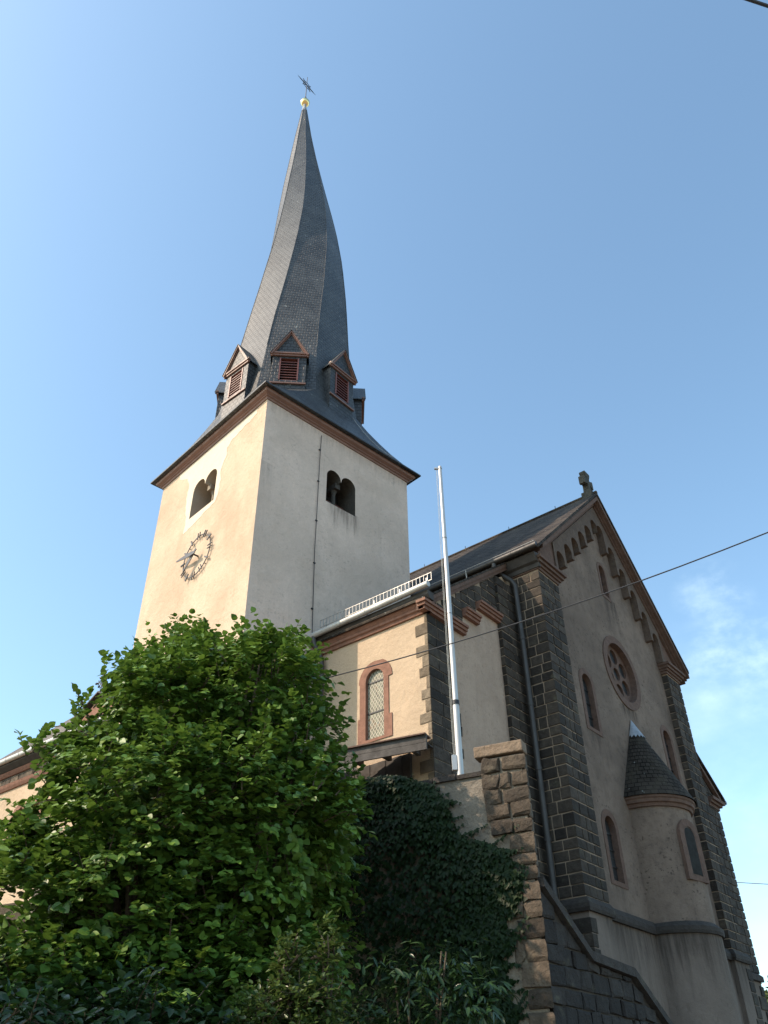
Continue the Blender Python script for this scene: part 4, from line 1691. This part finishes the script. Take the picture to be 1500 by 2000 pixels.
wire('overhead_wire', 'thick near cable crossing the top right corner of the sky', sagged(na_ - dv * 30, nb_ + dv * 30, .0), .0085)


# ------------------------------------------------------------------ plants
def leaves_mesh(name, mat, B, D, Nn, Sz, var, parent, outline, fold=.25, droop=.15):
    """many leaves in one mesh. B base, D direction, Nn normal, Sz length"""
    B, D, Nn, Sz = [np.asarray(q, dtype=np.float64) for q in (B, D, Nn, Sz)]
    n = len(B)
    D = D / np.linalg.norm(D, axis=1, keepdims=True)
    U = np.cross(Nn, D)
    U /= np.maximum(1e-6, np.linalg.norm(U, axis=1, keepdims=True))
    Nn = np.cross(D, U)
    half = outline                                   # [(along, width)] from base to tip, interior points
    k = len(half)
    nv = 2 + 2 * k + 1
    V = np.zeros((n, nv, 3))
    S1 = Sz[:, None]

    def P(al, wd):
        return B + S1 * (D * al + U * wd + Nn * (abs(wd) * fold - droop * al * al))
    V[:, 0] = P(0, 0)
    V[:, 1] = P(1, 0)
    V[:, 2] = P(.5, 0)
    for i, (al, wd) in enumerate(half):
        V[:, 3 + i] = P(al, wd)
        V[:, 3 + k + i] = P(al, -wd)
    base = (np.arange(n) * nv)[:, None]
    left = np.array([0, 2, 1] + [3 + i for i in reversed(range(k))])
    right = np.array([1, 2, 0] + [3 + k + i for i in range(k)])
    L = k + 3
    loops = np.concatenate([base + left, base + right], axis=1).reshape(-1)
    me = bpy.data.meshes.new(name)
    org = np.array(parent.get('_o', (0, 0, 0)))
    me.vertices.add(n * nv)
    me.vertices.foreach_set('co', (V.reshape(-1, 3) - org).astype(np.float32).reshape(-1))
    me.loops.add(len(loops))
    me.loops.foreach_set('vertex_index', loops.astype(np.int32))
    me.polygons.add(2 * n)
    me.polygons.foreach_set('loop_start', (np.arange(2 * n) * L).astype(np.int32))
    me.polygons.foreach_set('loop_total', np.full(2 * n, L, dtype=np.int32))
    me.materials.append(mat)
    at = me.attributes.new('var', 'FLOAT', 'FACE')
    at.data.foreach_set('value', np.repeat(np.asarray(var, dtype=np.float32), 2))
    me.update(calc_edges=True)
    me.validate()
    o = bpy.data.objects.new(name, me)
    S.collection.objects.link(o)
    o.parent = parent
    o['_o'] = tuple(org)
    return o


ROUND = [(.06, .22), (.28, .43), (.55, .42), (.82, .22)]
LANCE = [(.15, .10), (.45, .15), (.75, .09)]
OVAL = [(.12, .18), (.42, .27), (.75, .17)]
IVY = [(-.05, .28), (.25, .48), (.45, .26), (.72, .16)]


def rv(r):
    while True:
        q = Vector((r.uniform(-1, 1), r.uniform(-1, 1), r.uniform(-1, 1)))
        if .05 < q.length < 1:
            return q.normalized()


class Leaves:
    def __init__(self):
        self.B, self.D, self.N, self.S, self.v = [], [], [], [], []

    def put(self, b, d, n, s, v):
        self.B.append(tuple(b))
        self.D.append(tuple(d))
        self.N.append(tuple(n))
        self.S.append(s)
        self.v.append(v)


def spray(lv, twig, r, p, d, L, nl, size, droop=.35, flat=.6, bias=None):
    """one twig with alternate leaves"""
    d = d.normalized()
    side = d.cross(Z)
    if side.length < .1:
        side = Vector((1, 0, 0))
    side.normalize()
    pts = [p]
    q = p
    dd = d.copy()
    step = L / nl
    tone = r.random()
    for i in range(nl):
        dd = (dd + Z * -.06 * droop + rv(r) * .12).normalized()
        q = q + dd * step
        pts.append(q)
        s = 1 if i % 2 else -1
        ld = (side * s * r.uniform(.6, 1.1) + dd * r.uniform(.2, .9) + Z * r.uniform(-droop, .15) + rv(r) * .25)
        nn = (Z * flat + d * .35 + rv(r) * .45)
        if bias is not None:
            nn += bias * r.uniform(.1, .6)
        lv.put(q, ld, nn, size * r.uniform(.6, 1.25), min(1, max(0, tone * .6 + r.random() * .4)))
    lv.put(q, dd + Z * -droop * .5, Z * flat + rv(r) * .4, size, tone)
    if twig is not None:
        twig.tube([pts[0], pts[len(pts) // 2], pts[-1]], [.010, .007, .003], 4, False)


def in_any(q, ells, k):
    for (c, rad) in ells:
        e = Vector(((q.x - c[0]) / rad[0], (q.y - c[1]) / rad[1], (q.z - c[2]) / rad[2]))
        if e.length < k:
            return True
    return False


def crown(lv, twigs, ells, n, seed, size, L=(.35, .75), nl=(8, 14), inner=.35, **kw):
    r = random.Random(seed)
    vol = [a[0] * a[1] * a[2] for _, a in ells]
    vol = [v ** .67 for v in vol]
    tot = sum(vol)
    made = 0
    while made < n:
        x = r.random() * tot
        for (c, rad), v in zip(ells, vol):
            x -= v
            if x <= 0:
                break
        d = rv(r)
        f = r.uniform(.78, 1.0) if r.random() > inner else r.uniform(.35, .8)
        q = Vector((c[0] + d.x * rad[0] * f, c[1] + d.y * rad[1] * f, c[2] + d.z * rad[2] * f))
        if f > .77 and in_any(q, [e for e in ells if e[0] is not c], .72):
            if r.random() < .8:
                continue
        g = (d + Z * .45 + rv(r) * .5).normalized()
        spray(lv, twigs if r.random() < .35 else None, r, q - g * .25, g, r.uniform(*L), r.randint(*nl), size, **kw)
        made += 1


def clump_crown(lv, twigs, ells, n, seed, size, rc=(.18, .34), m=(8, 13), L=(.22, .45), nl=(7, 11), bias=None, fill=1200):
    """foliage in separate tufts round the outside with a darker leafy core"""
    r = random.Random(seed)
    vol = [(a[0] * a[1] * a[2]) ** .67 for _, a in ells]
    tot = sum(vol)

    def pick():
        x = r.random() * tot
        for (c, rad), v in zip(ells, vol):
            x -= v
            if x <= 0:
                return c, rad
        return ells[-1]
    made = 0
    while made < n:
        c, rad = pick()
        d = rv(r)
        f = r.uniform(.88, 1.06)
        q = Vector((c[0] + d.x * rad[0] * f, c[1] + d.y * rad[1] * f, c[2] + d.z * rad[2] * f))
        if in_any(q, [e for e in ells if e[0] is not c], .86) and r.random() < .9:
            continue
        k = r.uniform(*rc)
        g0 = (d + Z * r.uniform(.1, .7) + rv(r) * .3).normalized()
        for i in range(r.randint(*m)):
            g = (g0 + rv(r) * .75).normalized()
            spray(lv, twigs if i < 2 else None, r, q + rv(r) * k * .6 - g0 * .12, g, r.uniform(*L), r.randint(*nl), size * r.uniform(.8, 1.2), bias=bias)
        made += 1
    for i in range(fill):
        c, rad = pick()
        d = rv(r)
        f = r.uniform(.35, .8)
        q = Vector((c[0] + d.x * rad[0] * f, c[1] + d.y * rad[1] * f, c[2] + d.z * rad[2] * f))
        spray(lv, None, r, q, (d + rv(r)).normalized(), .4, 9, size * 1.2)


# ---- big hazel in front of the churchyard wall
hz = thing('hazel_tree', 'large leafy green hazel tree in front of the tower', 'tree', (6.1, 7.9, .9))
ells = [((5.76, 8.17, 5.76), (0.60, 0.60, 0.60)),
        ((6.64, 7.34, 6.19), (0.62, 0.62, 0.62)),
        ((6.27, 8.05, 6.27), (0.46, 0.46, 0.46)),
        ((6.82, 6.92, 5.36), (0.40, 0.40, 0.42)),
        ((5.42, 8.52, 5.05), (0.54, 0.54, 0.54)),
        ((5.12, 8.70, 4.35), (0.42, 0.42, 0.42)),
        ((5.88, 8.09, 4.59), (1.12, 1.12, 1.12)),
        ((4.74, 8.69, 3.53), (0.56, 0.56, 0.56)),
        ((6.55, 7.42, 4.38), (1.05, 1.05, 1.05)),
        ((5.66, 8.00, 3.57), (0.81, 0.81, 0.81)),
        ((6.84, 6.74, 4.49), (0.46, 0.46, 0.46)),
        ((6.25, 7.29, 3.51), (0.59, 0.59, 0.59)),
        ((5.0, 8.4, 2.5), (.9, .9, .7)), ((5.9, 7.7, 2.5), (.9, .9, .75)), ((6.6, 7.0, 2.9), (.65, .65, .7)), ((4.3, 8.8, 2.5), (.8, .8, .7)), ((6.7, 7.3, 2.3), (.6, .6, .6)),
        ((7.95, 8.3, 6.8), (.45, .45, .6)), ((7.9, 8.3, 7.4), (.25, .25, .3)),
        ((8.05, 8.7, 6.1), (.6, .6, .75)), ((8.5, 8.45, 5.1), (.55, .55, .7)), ((8.3, 8.1, 3.8), (.5, .5, .6)),
        ((7.2, 9.6, 6.8), (1.0, 1.0, 1.0)), ((7.9, 9.2, 5.6), (.95, .95, 1.0)), ((7.4, 10.1, 6.5), (.55, .55, .6)),
        ((8.3, 8.4, 4.6), (.8, .8, .9)), ((7.4, 10.0, 5.6), (1.1, 1.1, 1.2))]
lv = Leaves()
tw = MB()
clump_crown(lv, tw, ells, 640, 7, .085, bias=Vector((-.5, .1, .3)), fill=3000)
rr = random.Random(23)
tops = [((5.87, 8.1, 6.45), .75), ((5.75, 8.2, 6.3), .6), ((6.68, 7.44, 6.6), .80), ((6.85, 7.3, 6.5), .6), ((6.5, 7.6, 6.5), .62), ((5.2, 8.54, 5.9), .62),
        ((5.05, 8.65, 5.75), .6), ((6.1, 7.95, 6.3), .55), ((6.3, 7.8, 6.3), .5), ((7.05, 7.1, 6.1), .5), ((7.3, 6.8, 5.7), .5), ((4.7, 8.85, 5.2), .5), ((5.5, 8.4, 6.1), .5),
        ((7.45, 6.7, 5.3), .4), ((7.5, 6.62, 4.9), .4), ((6.58, 7.5, 6.55), .7)]
for (p, L) in tops:
    for k in range(6):
        d = Z + rv(rr) * .45
        spray(lv, tw, rr, Vector(p) + rv(rr) * .16 - Z * .12, d, L * rr.uniform(.45, .85), rr.randint(9, 14), .092, droop=.3, bias=Vector((-.5, .1, .2)))
leaves_mesh('crown', M['leaf'], lv.B, lv.D, lv.N, lv.S, lv.v, hz, ROUND, .22, .12)
st = MB()
rr = random.Random(31)
base = Vector((6.1, 7.9, .9))
for i, (c, rad) in enumerate(ells):
    for k in range(2):
        e = Vector(c) + rv(rr) * rad[0] * .55
        m1 = base.lerp(e, .4) + rv(rr) * .15 + Z * .25
        m2 = base.lerp(e, .75) + rv(rr) * .15 + Z * .12
        s0 = base + Vector((rr.uniform(-.3, .3), rr.uniform(-.3, .3), -.2))
        st.tube([s0, m1, m2, e], [.07, .05, .03, .012], 7, False)
part(st, 'trunk', M['bark'], hz)
part(tw, 'twigs', M['bark'], hz)

# ---- ivy on the retaining wall
iv = thing('ivy', 'dark ivy blanket climbing over the retaining wall', 'climbing plant', (10.1, 7.6, 1.2))
lv = Leaves()
rr = random.Random(41)
edge = [(1.2, .40), (2.75, .43), (3.23, .55), (3.49, .47), (3.81, .44), (4.05, .27), (4.33, .21), (4.67, .30), (4.90, .70), (4.95, .9), (5.05, 1.13), (5.56, 1.19), (5.8, 1.5), (6.0, 1.9)]
stem = MB()
n_ = 0
while n_ < 42000:
    z = rr.uniform(1.2, 6.02)
    t0 = interp(edge, z) + .05 * sin(z * 17) + .04 * sin(z * 41)
    t = t0 + abs(rr.gauss(0, 1)) * .5 if rr.random() < .25 else rr.uniform(t0, 8.6)
    if t > 8.6:
        continue
    bulge = .08 + .14 * (.5 + .5 * sin(t * 3.1 + z * 2.3) * sin(z * 3.7 - t)) * min(1, (t - t0) * 2.5)
    p = WC + wt * t + wn * (rr.uniform(.02, .02 + bulge)) + Z * z
    d = -Z + wt * rr.uniform(-.9, .9) + wn * rr.uniform(.1, .6)
    nn = wn * 1.0 + Z * rr.uniform(0, .9) + rv(rr) * .45
    lv.put(p, d, nn, rr.uniform(.045, .085), rr.random())
    n_ += 1
for i in range(70):                                  # trailing shoots at the edge
    z = rr.uniform(2.4, 5.7)
    t = interp(edge, z) + .1
    dz, dt_ = rr.uniform(-.5, .9), rr.uniform(-1.2, -.1)
    for k in range(rr.randint(5, 13)):
        t += dt_ * .035
        z += dz * .035
        if t < .08 or z > 5.85:
            break
        lv.put(WC + wt * t + wn * rr.uniform(.02, .08) + Z * z, -Z + wt * rr.uniform(-.9, .9) + wn * .3, wn + Z * .3 + rv(rr) * .4, rr.uniform(.035, .08), rr.random())
for i in range(1400):                                # hanging over the coping
    t = rr.uniform(1.7, 8.5)
    p = WC + wt * t + wn * rr.uniform(-.25, .14) + Z * (5.86 + abs(rr.gauss(0, .06)))
    lv.put(p, rv(rr) + wn * .5 - Z * .2, Z + wn * .4 + rv(rr) * .5, rr.uniform(.05, .09), rr.random())
leaves_mesh('foliage', M['leaf_ivy'], lv.B, lv.D, lv.N, lv.S, lv.v, iv, IVY, .1, .1)
for i in range(26):
    t = rr.uniform(.6, 8)
    pts = [WC + wt * (t + .25 * sin(k * 1.3 + i)) + wn * .02 + Z * (1.2 + k * .55) for k in range(8)]
    stem.tube(pts, [.02 - k * .002 for k in range(8)], 5, False)
part(stem, 'ivy_stem', M['bark'], iv)


# ---- shrubs below
def shrub(name, lab, cat, base, ells, n, seed, size, mat, outline, L, nl, droop, stems=8, fold=.2, inner=.35, bias=None, group=None, flat=.5, loose=True):
    t = thing(name, lab, cat, base, group)
    lv = Leaves()
    tw = MB()
    crown(lv, tw if loose else None, ells, n, seed, size, L, nl, inner, droop=droop, bias=bias, flat=flat)
    leaves_mesh('foliage', M[mat], lv.B, lv.D, lv.N, lv.S, lv.v, t, outline, fold, .2)
    r = random.Random(seed + 1)
    b = V3(base)
    for i in range(stems):
        c, rad = r.choice(ells)
        e = Vector(c) + rv(r) * rad[0] * .5
        tw.tube([b + Vector((r.uniform(-.2, .2), r.uniform(-.2, .2), -.1)), b.lerp(e, .5) + rv(r) * .08, e], [.024, .018, .008], 6, False)
    part(tw, 'stem', M['bark'], t)
    return t


shrub('box_shrub', 'small leaved upright shrub catching the sun below the hazel', 'shrub', (6.0, 5.6, .6),
      [((5.52, 5.52, 2.80), (.15, .15, .22)), ((5.76, 5.28, 2.90), (.09, .09, .25)), ((5.62, 5.40, 2.55), (.3, .3, .2)), ((5.40, 5.62, 2.4), (.3, .3, .25)), ((5.65, 5.38, 2.1), (.45, .45, .45))],
      800, 51, .055, 'leaf_box', OVAL, (.15, .32), (8, 14), .05, 10, bias=Vector((-.4, .2, .2)))
shrub('arching_shrub', 'arching shrub with long drooping leaves in front of the ivy', 'shrub', (6.6, 5.0, .5),
      [((6.8, 4.78, 2.85), (.22, .22, .22)), ((6.55, 5.06, 2.75), (.25, .25, .22)), ((6.95, 4.55, 2.62), (.2, .2, .25)), ((6.7, 4.9, 2.35), (.42, .42, .3)), ((6.3, 5.3, 2.3), (.35, .35, .3))],
      230, 52, .105, 'leaf_laurel', LANCE, (.25, .45), (7, 12), 1.0, 9, bias=Vector((-.4, .1, .2)), loose=False)
shrub('laurel_shrub', 'dark glossy laurel shrub with hanging leaves at the lower left', 'shrub', (4.6, 6.3, .5),
      [((4.4, 6.4, 2.0), (.65, .65, .40)), ((5.0, 6.0, 1.9), (.5, .5, .40)), ((3.75, 6.8, 2.1), (.6, .6, .40)), ((5.3, 5.75, 1.8), (.45, .45, .45)), ((4.8, 6.6, 2.2), (.8, .8, .4)), ((5.9, 6.0, 2.0), (.7, .7, .5))],
      1100, 53, .105, 'leaf_laurel', OVAL, (.3, .55), (7, 12), .9, 10, inner=.3, bias=Vector((-.3, 0, .3)))

# ---- unseen tree added left of the view to shade the shrubs; one tree far off at the right
tall = thing('unseen_shade_tree', 'unseen leafy tree left of the hazel, placed to shade the shrubs', 'tree', (2.2, 8.6, 0))
lv = Leaves()
crown(lv, None, [((1.9, 8.2, 4.4), (.95, .95, .9)), ((1.2, 8.6, 5.3), (1.0, 1.0, 1.0)), ((1.0, 9.0, 4.2), (1.0, 1.0, 1.0))], 520, 61, .13, (.4, .7), (8, 12), .3)
leaves_mesh('crown', M['leaf'], lv.B, lv.D, lv.N, lv.S, lv.v, tall, ROUND, .2, .1)
st = MB()
st.tube([(2.2, 8.6, -.1), (2.2, 8.6, 1.8), (2.0, 8.6, 3.6), (1.4, 8.5, 5.5)], [.18, .14, .09, .03], 9, False)
for e in ((1.9, 8.1, 4.6), (1.0, 9.0, 4.4), (1.3, 8.5, 5.3)):
    st.tube([(2.2, 8.6, 1.9), Vector((2.2, 8.6, 2.8)).lerp(Vector(e), .5), e], [.08, .05, .02], 7, False)
part(st, 'trunk', M['bark'], tall)

ft = thing('distant_tree', 'hazy tree far off at the lower right edge', 'tree', (57.5, 17.2, 0))
lv = Leaves()
crown(lv, None, [((57.5, 17.2, 5.4), (2.6, 2.6, 2.9)), ((58.5, 15.4, 4.4), (2.4, 2.4, 2.4)), ((58.0, 18.8, 3.9), (2.0, 2.0, 2.0))], 700, 71, .34, (.8, 1.4), (6, 9), .3)
leaves_mesh('crown', M['leaf_far'], lv.B, lv.D, lv.N, lv.S, lv.v, ft, ROUND, .2, .1)
st = MB()
st.tube([(57.5, 17.2, -.1), (57.5, 17.2, 3), (57.5, 17.2, 6)], [.3, .22, .08], 8, False)
part(st, 'trunk', M['bark'], ft)

for o in list(bpy.data.objects):
    if '_o' in o.keys():
        del o['_o']
